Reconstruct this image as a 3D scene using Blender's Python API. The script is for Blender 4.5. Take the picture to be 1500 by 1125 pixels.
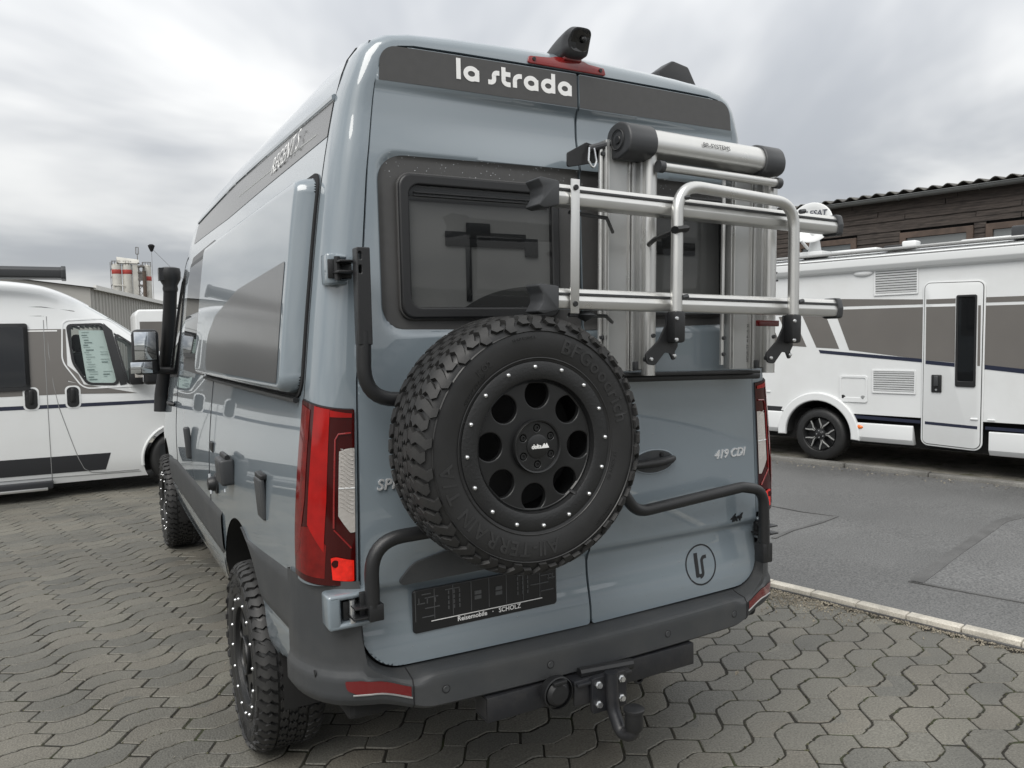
import bpy, bmesh, math, random
from math import radians, sin, cos, pi, sqrt, atan2
from mathutils import Vector, Matrix, Euler, noise

scene = bpy.context.scene
for o in list(bpy.data.objects):
    bpy.data.objects.remove(o)
COL = scene.collection
RND = random.Random(7)

# ------------------------------------------------------------------ camera
CAM_LOC = Vector((-1.5116, -2.2130, 1.6769))
YAW, PITCH, ROLL = radians(28.788), radians(-3.5415), radians(-1.2327)
fw = Vector((sin(YAW) * cos(PITCH), cos(YAW) * cos(PITCH), sin(PITCH)))
rt = Vector((cos(YAW), -sin(YAW), 0.0))
up = rt.cross(fw)
rt, up = rt * cos(ROLL) + up * sin(ROLL), up * cos(ROLL) - rt * sin(ROLL)
cam_data = bpy.data.cameras.new("camera")
cam_data.sensor_width = 36.0
cam_data.lens = 36.0 * 1137.27 / 1500.0
cam_data.clip_start = 0.05
cam_data.clip_end = 2000.0
cam = bpy.data.objects.new("camera", cam_data)
COL.objects.link(cam)
cam.matrix_world = Matrix((
    (rt.x, up.x, -fw.x, CAM_LOC.x),
    (rt.y, up.y, -fw.y, CAM_LOC.y),
    (rt.z, up.z, -fw.z, CAM_LOC.z),
    (0, 0, 0, 1)))
scene.camera = cam

# ------------------------------------------------------------------ sky, sun, exposure
SUN_EL, SUN_AZ = radians(52), radians(232)      # azimuth clockwise from +Y
world = bpy.data.worlds.new("World")
scene.world = world
world.use_nodes = True
nt = world.node_tree
nt.nodes.clear()
W = nt.nodes.new
out = W("ShaderNodeOutputWorld")
bg_sky = W("ShaderNodeBackground"); bg_cl = W("ShaderNodeBackground"); mixs = W("ShaderNodeMixShader")
sky = W("ShaderNodeTexSky")
sky.sky_type = 'NISHITA'; sky.sun_disc = False
sky.sun_elevation = SUN_EL; sky.sun_rotation = SUN_AZ
sky.air_density = 1.0; sky.dust_density = 2.0
nt.links.new(sky.outputs[0], bg_sky.inputs[0]); bg_sky.inputs[1].default_value = 0.08
tc = W("ShaderNodeTexCoord")
sep = W("ShaderNodeSeparateXYZ")
nt.links.new(tc.outputs["Generated"], sep.inputs[0])
# flatten the direction onto a cloud layer: (x, y) / (z + c)
addz = W("ShaderNodeMath"); addz.operation = 'ADD'; addz.inputs[1].default_value = 0.22
mx = W("ShaderNodeMath"); mx.operation = 'MAXIMUM'; mx.inputs[1].default_value = 0.0
nt.links.new(sep.outputs[2], mx.inputs[0]); nt.links.new(mx.outputs[0], addz.inputs[0])
dvx = W("ShaderNodeMath"); dvx.operation = 'DIVIDE'; dvy = W("ShaderNodeMath"); dvy.operation = 'DIVIDE'
nt.links.new(sep.outputs[0], dvx.inputs[0]); nt.links.new(addz.outputs[0], dvx.inputs[1])
nt.links.new(sep.outputs[1], dvy.inputs[0]); nt.links.new(addz.outputs[0], dvy.inputs[1])
comb = W("ShaderNodeCombineXYZ")
nt.links.new(dvx.outputs[0], comb.inputs[0]); nt.links.new(dvy.outputs[0], comb.inputs[1])
comb.inputs[2].default_value = 3.1
n1 = W("ShaderNodeTexNoise"); n1.inputs["Scale"].default_value = 0.85; n1.inputs["Detail"].default_value = 5.0
n1.inputs["Roughness"].default_value = 0.52; n1.inputs["Distortion"].default_value = 0.35
nt.links.new(comb.outputs[0], n1.inputs["Vector"])
ramp = W("ShaderNodeValToRGB")
ramp.color_ramp.interpolation = 'EASE'
el = ramp.color_ramp.elements
el[0].position = 0.33; el[0].color = (0.50, 0.52, 0.55, 1)
el[1].position = 0.63; el[1].color = (1.0, 1.0, 0.985, 1)
nt.links.new(n1.outputs["Fac"], ramp.inputs[0])
# overcast luminance rises from the horizon to the zenith
lum = W("ShaderNodeMapRange"); lum.interpolation_type = 'SMOOTHSTEP'
lum.inputs["From Min"].default_value = 0.0; lum.inputs["From Max"].default_value = 0.62
lum.inputs["To Min"].default_value = 0.62; lum.inputs["To Max"].default_value = 1.18
nt.links.new(mx.outputs[0], lum.inputs["Value"])
vm = W("ShaderNodeVectorMath"); vm.operation = 'SCALE'
nt.links.new(ramp.outputs[0], vm.inputs[0]); nt.links.new(lum.outputs[0], vm.inputs["Scale"])
nt.links.new(vm.outputs[0], bg_cl.inputs[0]); bg_cl.inputs[1].default_value = 0.70
mixs.inputs[0].default_value = 0.93
nt.links.new(bg_sky.outputs[0], mixs.inputs[1]); nt.links.new(bg_cl.outputs[0], mixs.inputs[2])
nt.links.new(mixs.outputs[0], out.inputs[0])

sun_data = bpy.data.lights.new("sun", 'SUN')
sun_data.energy = 1.4
sun_data.angle = radians(45)
sun_data.color = (1.0, 0.97, 0.92)
sun = bpy.data.objects.new("sun", sun_data)
COL.objects.link(sun)
sd = Vector((sin(SUN_AZ) * cos(SUN_EL), cos(SUN_AZ) * cos(SUN_EL), sin(SUN_EL)))
sun.rotation_euler = (-sd).to_track_quat('-Z', 'Y').to_euler()

vs = scene.view_settings
vs.view_transform = 'Standard'; vs.look = 'None'; vs.exposure = 0.92; vs.gamma = 1.0
vs.use_curve_mapping = False
scene.cycles.use_denoising = True
scene.cycles.max_bounces = 8

# ------------------------------------------------------------------ materials
def material(name, col, rough=0.5, metal=0.0, coat=0.0, var=0.0, var_scale=8.0, bump=0.0, bump_scale=60.0,
             spec=0.5, dirt=None, dirt_amt=0.0, dirt_scale=3.0, rvar=0.0, alpha=1.0, trans=0.0, stretch=(1, 1, 1), coat_rough=0.03, flake=0.0):
    m = bpy.data.materials.new(name)
    m.use_nodes = True
    t = m.node_tree
    b = t.nodes["Principled BSDF"]
    b.inputs["Base Color"].default_value = (*col, 1)
    b.inputs["Roughness"].default_value = rough
    b.inputs["Metallic"].default_value = metal
    b.inputs["Coat Weight"].default_value = coat
    b.inputs["Coat Roughness"].default_value = coat_rough
    b.inputs["Specular IOR Level"].default_value = spec
    b.inputs["Transmission Weight"].default_value = trans
    b.inputs["Alpha"].default_value = alpha
    L = t.links.new
    co = None
    if var or bump or dirt_amt or rvar:
        c = t.nodes.new("ShaderNodeTexCoord")
        mp = t.nodes.new("ShaderNodeMapping"); mp.inputs["Scale"].default_value = stretch
        L(c.outputs["Object"], mp.inputs[0]); co = mp.outputs[0]
    last = None
    if var:
        n = t.nodes.new("ShaderNodeTexNoise"); n.inputs["Scale"].default_value = var_scale; n.inputs["Detail"].default_value = 6
        L(co, n.inputs["Vector"])
        r = t.nodes.new("ShaderNodeValToRGB")
        r.color_ramp.elements[0].position = 0.3; r.color_ramp.elements[1].position = 0.72
        r.color_ramp.elements[0].color = (*[max(0, x * (1 - var)) for x in col], 1)
        r.color_ramp.elements[1].color = (*[min(1, x * (1 + var)) for x in col], 1)
        L(n.outputs["Fac"], r.inputs[0]); last = r.outputs[0]
        L(last, b.inputs["Base Color"])
    if dirt_amt:
        n = t.nodes.new("ShaderNodeTexNoise"); n.inputs["Scale"].default_value = dirt_scale; n.inputs["Detail"].default_value = 8
        n.inputs["Roughness"].default_value = 0.65
        L(co, n.inputs["Vector"])
        r = t.nodes.new("ShaderNodeMapRange"); r.inputs["From Min"].default_value = 0.45; r.inputs["From Max"].default_value = 0.75
        r.inputs["To Max"].default_value = dirt_amt
        L(n.outputs["Fac"], r.inputs["Value"])
        mx_ = t.nodes.new("ShaderNodeMixRGB"); L(r.outputs[0], mx_.inputs[0])
        if last: L(last, mx_.inputs[1])
        else: mx_.inputs[1].default_value = (*col, 1)
        mx_.inputs[2].default_value = (*dirt, 1)
        last = mx_.outputs[0]; L(last, b.inputs["Base Color"])
    if rvar:
        n = t.nodes.new("ShaderNodeTexNoise"); n.inputs["Scale"].default_value = 14; n.inputs["Detail"].default_value = 5
        L(co, n.inputs["Vector"])
        r = t.nodes.new("ShaderNodeMapRange"); r.inputs["From Min"].default_value = 0.3; r.inputs["From Max"].default_value = 0.7
        r.inputs["To Min"].default_value = max(0, rough - rvar); r.inputs["To Max"].default_value = min(1, rough + rvar)
        L(n.outputs["Fac"], r.inputs["Value"]); L(r.outputs[0], b.inputs["Roughness"])
    if bump:
        n = t.nodes.new("ShaderNodeTexNoise"); n.inputs["Scale"].default_value = bump_scale; n.inputs["Detail"].default_value = 4
        L(co, n.inputs["Vector"])
        bp = t.nodes.new("ShaderNodeBump"); bp.inputs["Strength"].default_value = bump; bp.inputs["Distance"].default_value = 0.004
        L(n.outputs["Fac"], bp.inputs["Height"]); L(bp.outputs[0], b.inputs["Normal"])
    m["bsdf"] = 1
    return m

def glass_tint(name, tint, mixfac, rough=0.02):
    """sheet of tinted glazing: part see-through, part clear reflection"""
    m = bpy.data.materials.new(name); m.use_nodes = True
    t = m.node_tree; t.nodes.clear()
    o = t.nodes.new("ShaderNodeOutputMaterial")
    tr = t.nodes.new("ShaderNodeBsdfTransparent"); tr.inputs[0].default_value = (*tint, 1)
    pb = t.nodes.new("ShaderNodeBsdfPrincipled")
    pb.inputs["Base Color"].default_value = (0.012, 0.013, 0.014, 1); pb.inputs["Roughness"].default_value = rough
    pb.inputs["Coat Weight"].default_value = 0.6
    mx_ = t.nodes.new("ShaderNodeMixShader"); mx_.inputs[0].default_value = mixfac
    t.links.new(tr.outputs[0], mx_.inputs[1]); t.links.new(pb.outputs[0], mx_.inputs[2]); t.links.new(mx_.outputs[0], o.inputs[0])
    return m

MT = {}
MT['paint'] = material("blue_grey_paint", (0.182, 0.219, 0.246), 0.30, 0.0, 1.0, spec=0.4, coat_rough=0.012)
MT['paint'].node_tree.nodes['Principled BSDF'].inputs['Coat IOR'].default_value = 1.75
MT['decal'] = material("grey_foil", (0.066, 0.0655, 0.065), 0.36, var=0.05, var_scale=40, spec=0.35)
MT['decal_side'] = material("grey_foil_gloss", (0.072, 0.0715, 0.071), 0.30, var=0.04, var_scale=20, spec=0.5, coat=0.35, coat_rough=.12)
MT['plastic'] = material("grey_plastic", (0.040, 0.043, 0.046), 0.52, bump=0.18, bump_scale=900, var=0.10, var_scale=5, dirt=(0.075, 0.072, 0.066), dirt_amt=0.35, dirt_scale=5)
MT['black'] = material("black_plastic", (0.012, 0.0125, 0.0135), 0.42, bump=0.08, bump_scale=500)
MT['powder'] = material("black_powder_coat", (0.013, 0.0135, 0.0145), 0.38, bump=0.22, bump_scale=420, spec=0.5)
MT['gap'] = material("dark_gap", (0.006, 0.006, 0.007), 0.8)
MT['rubber'] = material("tyre_rubber", (0.016, 0.0162, 0.0165), 0.60, var=0.22, var_scale=18, bump=0.12, bump_scale=220, dirt=(0.06, 0.057, 0.052), dirt_amt=0.30, dirt_scale=9)
MT['rubber_wet'] = material("tyre_rubber_side", (0.015, 0.0152, 0.0155), 0.46, var=0.15, var_scale=10, bump=0.05, bump_scale=160, rvar=0.1)
MT['rubber_text'] = material("tyre_lettering_rubber", (0.022, 0.0223, 0.0226), 0.5)
MT['rim'] = material("black_wheel", (0.010, 0.0105, 0.011), 0.36, bump=0.06, bump_scale=300, rvar=0.08)
MT['rimring'] = material("black_ring", (0.011, 0.0115, 0.012), 0.48, bump=0.3, bump_scale=160)
MT['chrome'] = material("bright_steel", (0.72, 0.73, 0.74), 0.24, 0.9)
MT['badge'] = material("badge_chrome", (0.80, 0.81, 0.82), 0.25, 0.55)
MT['alu'] = material("anodised_aluminium", (0.60, 0.60, 0.585), 0.34, 0.85, rvar=0.07, bump=0.02, bump_scale=200, stretch=(1, 1, 1))
MT['alu_flat'] = material("aluminium_profile", (0.40, 0.405, 0.40), 0.42, 0.7, rvar=0.06)
MT['alu_dull'] = material("brushed_aluminium_box", (0.52, 0.52, 0.51), 0.36, 0.8)
MT['cap'] = material("charcoal_end_cap", (0.038, 0.040, 0.043), 0.45, bump=0.1, bump_scale=500)
MT['red_dark'] = material("dark_red_lens", (0.040, 0.0015, 0.0015), 0.07, coat=0.3, spec=0.35)
MT['red_mid'] = material("mid_red_lens", (0.135, 0.005, 0.004), 0.09, coat=0.3, spec=0.35, var=.25, var_scale=30)
MT['red'] = material("red_lens", (0.30, 0.006, 0.005), 0.10, coat=0.3, spec=0.35, var=.15, var_scale=25)
MT['red_hot'] = material("bright_red_lens", (0.80, 0.020, 0.010), 0.14, coat=0.4, var=.2, var_scale=60)
MT['red_matte'] = material("red_reflector", (0.125, 0.008, 0.009), 0.22, coat=0.6, bump=0.2, bump_scale=700)
MT['redbase'] = material("red_lamp_housing", (0.22, 0.012, 0.012), 0.2, coat=0.8)
MT['lens'] = material("clear_lens", (0.66, 0.63, 0.60), 0.14, 0.5, coat=1.0, bump=0.25, bump_scale=110, stretch=(0.6, 1, 1))
MT['orange'] = material("orange_lens", (0.75, 0.17, 0.02), 0.2, coat=1.0)
MT['white_txt'] = material("white_foil", (0.80, 0.80, 0.79), 0.4)
MT['black_txt'] = material("black_foil", (0.012, 0.013, 0.015), 0.35)
MT['glass'] = glass_tint("tinted_acrylic", (0.72, 0.73, 0.73), 0.34)
MT['glass_dark'] = glass_tint("dark_glass", (0.25, 0.27, 0.28), 0.72, 0.01)
MT['glass_cab'] = glass_tint("cab_glass", (0.86, 0.92, 0.90), 0.24, 0.01)
MT['blind'] = material("grey_blind_fabric", (0.33, 0.33, 0.325), 0.85, var=0.12, var_scale=3)
MT['white'] = material("white_vehicle_paint", (0.68, 0.695, 0.695), 0.32, coat=0.9, dirt=(0.55, 0.55, 0.53), dirt_amt=0.25, dirt_scale=2, coat_rough=0.03)
MT['white2'] = material("white_motorhome_panel", (0.67, 0.685, 0.687), 0.40, coat=0.45, dirt=(0.50, 0.50, 0.48), dirt_amt=0.3, dirt_scale=1.6, coat_rough=0.08)
MT['white_pl'] = material("white_moulded_plastic", (0.68, 0.695, 0.697), 0.38, coat=0.3)
MT['taupe'] = material("taupe_foil", (0.130, 0.122, 0.113), 0.45, var=0.05, var_scale=2, coat=0.15)
MT['navy'] = material("navy_foil", (0.016, 0.020, 0.040), 0.35, coat=0.3)
MT['charcoal'] = material("charcoal_foil", (0.022, 0.023, 0.026), 0.4)
MT['seam'] = material("panel_seam", (0.05, 0.052, 0.053), 0.7)
MT['seam_l'] = material("panel_seam_light", (0.22, 0.225, 0.225), 0.7)
MT['paper'] = material("printed_paper", (0.76, 0.82, 0.81), 0.6)
MT['ink'] = material("ink", (0.26, 0.31, 0.31), 0.6)
MT['hitch'] = material("hitch_steel", (0.014, 0.015, 0.018), 0.40, bump=0.1, bump_scale=90, dirt=(0.06, 0.055, 0.05), dirt_amt=0.35, dirt_scale=12)
MT['plate'] = material("plate_holder", (0.012, 0.0125, 0.014), 0.30)
MT['plate_rib'] = material("plate_holder_rib", (0.075, 0.078, 0.082), 0.35)
MT['under'] = material("underbody", (0.012, 0.012, 0.012), 0.9)
MT['interior'] = material("cab_interior", (0.05, 0.052, 0.055), 0.8)

# ------------------------------------------------------------------ mesh helpers
class MB:
    def __init__(s):
        s.v = []; s.f = []
    def add(s, vs, fs):
        k = len(s.v); s.v.extend([tuple(p) for p in vs]); s.f.extend([tuple(i + k for i in f) for f in fs]); return s
    def box(s, c, d, rot=None):
        x, y, z = [q / 2 for q in d]
        P = [Vector((a * x, b * y, e * z)) for a in (-1, 1) for b in (-1, 1) for e in (-1, 1)]
        if rot: P = [Euler(rot).to_matrix() @ p for p in P]
        P = [p + Vector(c) for p in P]
        return s.add(P, [(0, 1, 3, 2), (4, 6, 7, 5), (0, 4, 5, 1), (2, 3, 7, 6), (0, 2, 6, 4), (1, 5, 7, 3)])
    def tube(s, path, r, n=12, caps=True, flat=1.0):
        P = [Vector(p) for p in path]; m = len(P)
        rr = r if isinstance(r, (list, tuple)) else [r] * m
        T = [(P[min(i + 1, m - 1)] - P[max(i - 1, 0)]).normalized() for i in range(m)]
        ref = Vector((0, 0, 1)) if abs(T[0].z) < 0.9 else Vector((1, 0, 0))
        N = (ref - T[0] * ref.dot(T[0])).normalized(); vs = []
        for i in range(m):
            N = (N - T[i] * N.dot(T[i])).normalized(); B = T[i].cross(N)
            for k in range(n):
                a = 2 * pi * k / n; vs.append(P[i] + (N * cos(a) + B * sin(a) * flat) * rr[i])
        fs = [(i * n + k, i * n + (k + 1) % n, (i + 1) * n + (k + 1) % n, (i + 1) * n + k) for i in range(m - 1) for k in range(n)]
        if caps: fs += [tuple(range(n))[::-1], tuple((m - 1) * n + k for k in range(n))]
        return s.add(vs, fs)
    def lathe(s, prof, n=48, c=(0, 0, 0), axis='y', closed=False):
        """prof: (radius, position along axis)"""
        vs = []; m = len(prof)
        for r, a in prof:
            for k in range(n):
                t = 2 * pi * k / n; p, q = r * cos(t), r * sin(t)
                v = {'y': (p, a, q), 'x': (a, p, q), 'z': (p, q, a)}[axis]
                vs.append((v[0] + c[0], v[1] + c[1], v[2] + c[2]))
        fs = [(i * n + k, i * n + (k + 1) % n, ((i + 1) % m) * n + (k + 1) % n, ((i + 1) % m) * n + k) for i in range(m if closed else m - 1) for k in range(n)]
        return s.add(vs, fs)
    def disc(s, r, n=24, c=(0, 0, 0), axis='y', d=0.01):
        return s.lathe([(0.0001, 0), (r, 0), (r, d), (0.0001, d)], n, c, axis)
    def prism(s, loop, fn, d0, d1):
        """2D loop extruded between depths; fn(a, b, d) -> point"""
        n = len(loop)
        vs = [fn(a, b, d0) for a, b in loop] + [fn(a, b, d1) for a, b in loop]
        fs = [tuple(range(n)), tuple(range(2 * n - 1, n - 1, -1))] + [(i, i + n, (i + 1) % n + n, (i + 1) % n) for i in range(n)]
        return s.add(vs, fs)
    def grid(s, fn, nu, nv, skip=None):
        vs = [fn(i / nu, j / nv) for i in range(nu + 1) for j in range(nv + 1)]
        fs = [(i * (nv + 1) + j, (i + 1) * (nv + 1) + j, (i + 1) * (nv + 1) + j + 1, i * (nv + 1) + j + 1) for i in range(nu) for j in range(nv) if not (skip and skip(i, j))]
        return s.add(vs, fs)
    def mesh(s, name, mat, smooth=35, bevel=0.0, seg=2, flip=False):
        me = bpy.data.meshes.new(name)
        bm = bmesh.new()
        V = [bm.verts.new(p) for p in s.v]
        for f in s.f:
            try: bm.faces.new([V[i] for i in f])
            except ValueError: pass
        bmesh.ops.remove_doubles(bm, verts=bm.verts, dist=1e-5)
        bmesh.ops.recalc_face_normals(bm, faces=bm.faces)
        if flip: bmesh.ops.reverse_faces(bm, faces=bm.faces)
        if bevel:
            es = [e for e in bm.edges if len(e.link_faces) == 2 and e.calc_face_angle(0) > radians(30)]
            bmesh.ops.bevel(bm, geom=es, offset=bevel, segments=seg, affect='EDGES', profile=0.5, clamp_overlap=True)
        bm.to_mesh(me); bm.free()
        if smooth:
            me.polygons.foreach_set("use_smooth", [True] * len(me.polygons))
            me.set_sharp_from_angle(angle=radians(smooth))
        if mat: me.materials.append(mat if not isinstance(mat, str) else MT[mat])
        return me
    def build(s, name, mat, parent=None, smooth=35, bevel=0.0, seg=2, loc=None, rot=None, flip=False):
        return obj(name, s.mesh(name, mat, smooth, bevel, seg, flip), parent, loc, rot)

def obj(name, me, parent=None, loc=None, rot=None, kind=None):
    o = bpy.data.objects.new(name, me); COL.objects.link(o)
    if parent: o.parent = parent
    if loc is not None: o.location = loc
    if rot is not None: o.rotation_euler = rot
    if kind: o["kind"] = kind
    return o

def thing(name, label, cat, loc=(0, 0, 0), rz=0.0, group=None):
    o = bpy.data.objects.new(name, None); COL.objects.link(o)
    o.empty_display_size = 0.2
    o.location = loc; o.rotation_euler = (0, 0, rz)
    o["label"] = label; o["category"] = cat
    if group: o["group"] = group
    return o

def tag(o, label, cat, group=None):
    o["label"] = label; o["category"] = cat
    if group: o["group"] = group
    return o

def struct(o):
    o["kind"] = "structure"; return o

def copy_tree(o, parent=None):
    c = o.copy(); COL.objects.link(c); c.parent = parent
    for ch in [x for x in o.children]:
        copy_tree(ch, c)
    return c

def curve_mesh(loops, thick, bevel=0.0, res=1):
    """flat plate with holes from 2D loops; lies in local XY, thickness along Z"""
    cu = bpy.data.curves.new("plate", 'CURVE'); cu.dimensions = '2D'; cu.fill_mode = 'BOTH'
    cu.extrude = max(thick / 2 - bevel, 0); cu.bevel_depth = bevel; cu.bevel_resolution = res
    cu.offset = -bevel
    for lp in loops:
        sp = cu.splines.new('POLY'); sp.points.add(len(lp) - 1)
        for p, (x, y) in zip(sp.points, lp): p.co = (x, y, 0, 1)
        sp.use_cyclic_u = True
    o = bpy.data.objects.new("plate", cu)
    me = bpy.data.meshes.new_from_object(o)
    bpy.data.objects.remove(o); bpy.data.curves.remove(cu)
    return me

def text_mesh(body, size=1.0, depth=0.001, shear=0.0, space=1.0, bold=0.0, align='LEFT', bevel=0.0):
    cu = bpy.data.curves.new("txt", 'FONT'); cu.body = body; cu.size = size; cu.extrude = depth; cu.shear = shear
    cu.space_character = space; cu.offset = bold; cu.align_x = align; cu.resolution_u = 4; cu.bevel_depth = bevel
    o = bpy.data.objects.new("txt", cu)
    me = bpy.data.meshes.new_from_object(o)
    bpy.data.objects.remove(o); bpy.data.curves.remove(cu)
    return me

def put(me, name, mat, parent, M=None, smooth=30):
    """a mesh made elsewhere becomes a part; M is a 4x4 baked into the vertices"""
    me.name = name
    if M is not None: me.transform(M)
    me.materials.clear(); me.materials.append(MT[mat] if isinstance(mat, str) else mat)
    if smooth:
        me.polygons.foreach_set("use_smooth", [True] * len(me.polygons)); me.set_sharp_from_angle(angle=radians(smooth))
    return obj(name, me, parent)

def frame(origin, ex, ey, ez):
    """4x4 that maps local x, y, z to the given axes at origin"""
    ex, ey, ez = Vector(ex), Vector(ey), Vector(ez)
    return Matrix(((ex.x, ey.x, ez.x, origin[0]), (ex.y, ey.y, ez.y, origin[1]), (ex.z, ey.z, ez.z, origin[2]), (0, 0, 0, 1)))

REARF = lambda x, y, z: frame((x, y, z), (1, 0, 0), (0, 0, 1), (0, -1, 0))      # seen from behind

def lerp(a, b, t): return a + (b - a) * t
def sst(a, b, x):
    if a == b: return 0.0 if x < a else 1.0
    t = min(1, max(0, (x - a) / (b - a))); return t * t * (3 - 2 * t)
def interp(tab, x):
    if x <= tab[0][0]: return tab[0][1]
    for (a, p), (b, q) in zip(tab, tab[1:]):
        if x <= b: return p + (q - p) * (x - a) / (b - a)
    return tab[-1][1]
def cinterp(tab, x):
    """smooth (Catmull-Rom) table"""
    n = len(tab)
    if x <= tab[0][0]: return tab[0][1]
    if x >= tab[-1][0]: return tab[-1][1]
    for i in range(n - 1):
        if x <= tab[i + 1][0]:
            x0, y0 = tab[i]; x1, y1 = tab[i + 1]; h = x1 - x0; t = (x - x0) / h
            m0 = (y1 - tab[i - 1][1]) / (x1 - tab[i - 1][0]) * h if i > 0 else (y1 - y0)
            m1 = (tab[i + 2][1] - y0) / (tab[i + 2][0] - x0) * h if i + 2 < n else (y1 - y0)
            return (2 * t ** 3 - 3 * t ** 2 + 1) * y0 + (t ** 3 - 2 * t ** 2 + t) * m0 + (-2 * t ** 3 + 3 * t ** 2) * y1 + (t ** 3 - t ** 2) * m1

def rounded(pts, rad, seg=7):
    """polygon with rounded corners (rad: one number or one per corner)"""
    n = len(pts); out_ = []
    R_ = rad if isinstance(rad, (list, tuple)) else [rad] * n
    for i in range(n):
        p = Vector(pts[i]); a = Vector(pts[i - 1]); b = Vector(pts[(i + 1) % n]); r = R_[i]
        if r <= 0: out_.append((p.x, p.y)); continue
        u = (a - p).normalized(); v = (b - p).normalized(); ang = u.angle(v)
        d = min(r / math.tan(ang / 2), (a - p).length * 0.49, (b - p).length * 0.49); r = d * math.tan(ang / 2)
        c = p + (u + v).normalized() * (r / sin(ang / 2))
        s_ = p + u * d - c; e_ = p + v * d - c
        a0 = atan2(s_.y, s_.x); a1 = atan2(e_.y, e_.x); da = (a1 - a0 + pi) % (2 * pi) - pi
        for k in range(seg + 1):
            t = a0 + da * k / seg; out_.append((c.x + r * cos(t), c.y + r * sin(t)))
    return out_
def rrect(x0, x1, y0, y1, r, seg=7):
    return rounded([(x0, y0), (x1, y0), (x1, y1), (x0, y1)], r, seg)
def area2(p): return sum(p[i][0] * p[(i + 1) % len(p)][1] - p[(i + 1) % len(p)][0] * p[i][1] for i in range(len(p)))

def clip_patch(poly, fn, ca, cb, rim=None):
    """fine grid cut to a convex outline in (a, b), lifted by fn(a, b) -> point;
    rim: vector to fold the border back by"""
    if area2(poly) < 0: poly = poly[::-1]
    P = [Vector(p) for p in poly]; n = len(P)
    a0, a1 = min(p.x for p in P), max(p.x for p in P); b0, b1 = min(p.y for p in P), max(p.y for p in P)
    na, nb = max(1, math.ceil((a1 - a0) / ca)), max(1, math.ceil((b1 - b0) / cb))
    mb = MB()
    edges = [(P[i], (P[(i + 1) % n] - P[i])) for i in range(n)]
    for i in range(na):
        for j in range(nb):
            c = [Vector((a0 + (a1 - a0) * (i + di) / na, b0 + (b1 - b0) * (j + dj) / nb)) for di, dj in ((0, 0), (1, 0), (1, 1), (0, 1))]
            for q, e in edges:
                s_ = [e.x * (p.y - q.y) - e.y * (p.x - q.x) for p in c]
                if min(s_) >= -1e-12: continue
                o_ = []
                for k in range(len(c)):
                    k2 = (k + 1) % len(c)
                    if s_[k] >= 0: o_.append(c[k])
                    if (s_[k] >= 0) != (s_[k2] >= 0):
                        o_.append(c[k].lerp(c[k2], s_[k] / (s_[k] - s_[k2])))
                c = o_
                if len(c) < 3: break
            if len(c) >= 3:
                mb.add([fn(p.x, p.y) for p in c], [tuple(range(len(c)))])
    if rim is not None:
        fine = []
        for i in range(n):
            L_ = (P[(i + 1) % n] - P[i]).length; k = max(1, math.ceil(L_ / 0.03))
            fine += [P[i].lerp(P[(i + 1) % n], t / k) for t in range(k)]
        r_ = Vector(rim); m = len(fine)
        A = [Vector(fn(p.x, p.y)) for p in fine]
        mb.add(A + [p + r_ for p in A], [(i, (i + 1) % m, (i + 1) % m + m, i + m) for i in range(m)])
    return mb

def sweep_flat(path, w, fn, d0, d1):
    """flat ribbon of width w along a 2D path, extruded"""
    P = [Vector(p) for p in path]; m = len(P); Lp, Rp = [], []
    for i in range(m):
        t = (P[min(i + 1, m - 1)] - P[max(i - 1, 0)]).normalized(); nn = Vector((-t.y, t.x)) * w / 2
        Lp.append(P[i] + nn); Rp.append(P[i] - nn)
    mb = MB()
    vs = [fn(p.x, p.y, d) for d in (d0, d1) for row in (Lp, Rp) for p in row]
    fs = []
    for i in range(m - 1):
        fs += [(i, i + 1, m + i + 1, m + i), (2 * m + i, 2 * m + i + 1, 3 * m + i + 1, 3 * m + i), (i, i + 1, 2 * m + i + 1, 2 * m + i), (m + i, m + i + 1, 3 * m + i + 1, 3 * m + i)]
    fs += [(0, m, 3 * m, 2 * m), (m - 1, 2 * m - 1, 4 * m - 1, 3 * m - 1)]
    return mb.add(vs, fs)

def arc(cx, cy, r, a0, a1, n=10):
    return [(cx + r * cos(radians(lerp(a0, a1, i / n))), cy + r * sin(radians(lerp(a0, a1, i / n)))) for i in range(n + 1)]
def circle(cx, cy, r, n=24): return arc(cx, cy, r, 0, 360, n)[:-1]
def fillet(path, r, seg=6):
    """3D polyline with rounded bends"""
    P = [Vector(p) for p in path]; o_ = [P[0]]
    R_ = r if isinstance(r, (list, tuple)) else [r] * len(P)
    for i in range(1, len(P) - 1):
        u = (P[i - 1] - P[i]); v = (P[i + 1] - P[i]); lu, lv = u.length, v.length; u.normalize(); v.normalize()
        ang = u.angle(v)
        if ang > 3.1: o_.append(P[i]); continue
        d = min(R_[i] / math.tan(ang / 2), lu * .49, lv * .49)
        a, b = P[i] + u * d, P[i] + v * d
        for k in range(seg + 1):
            t = k / seg
            # circular-ish blend
            o_.append((a * (1 - t) ** 2 + P[i] * 2 * t * (1 - t) * 0.94 + b * t * t + (a + b) * t * (1 - t) * 0.06))
    o_.append(P[-1]); return o_

# ------------------------------------------------------------------ ground, yard paving, road, kerbs
UX, UY = 0.972, 0.2352           # 'a' axis: across the road, away from the van
def AB(a, b, z=0.0): return Vector((a * UX - b * UY, a * UY + b * UX, z))

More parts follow.
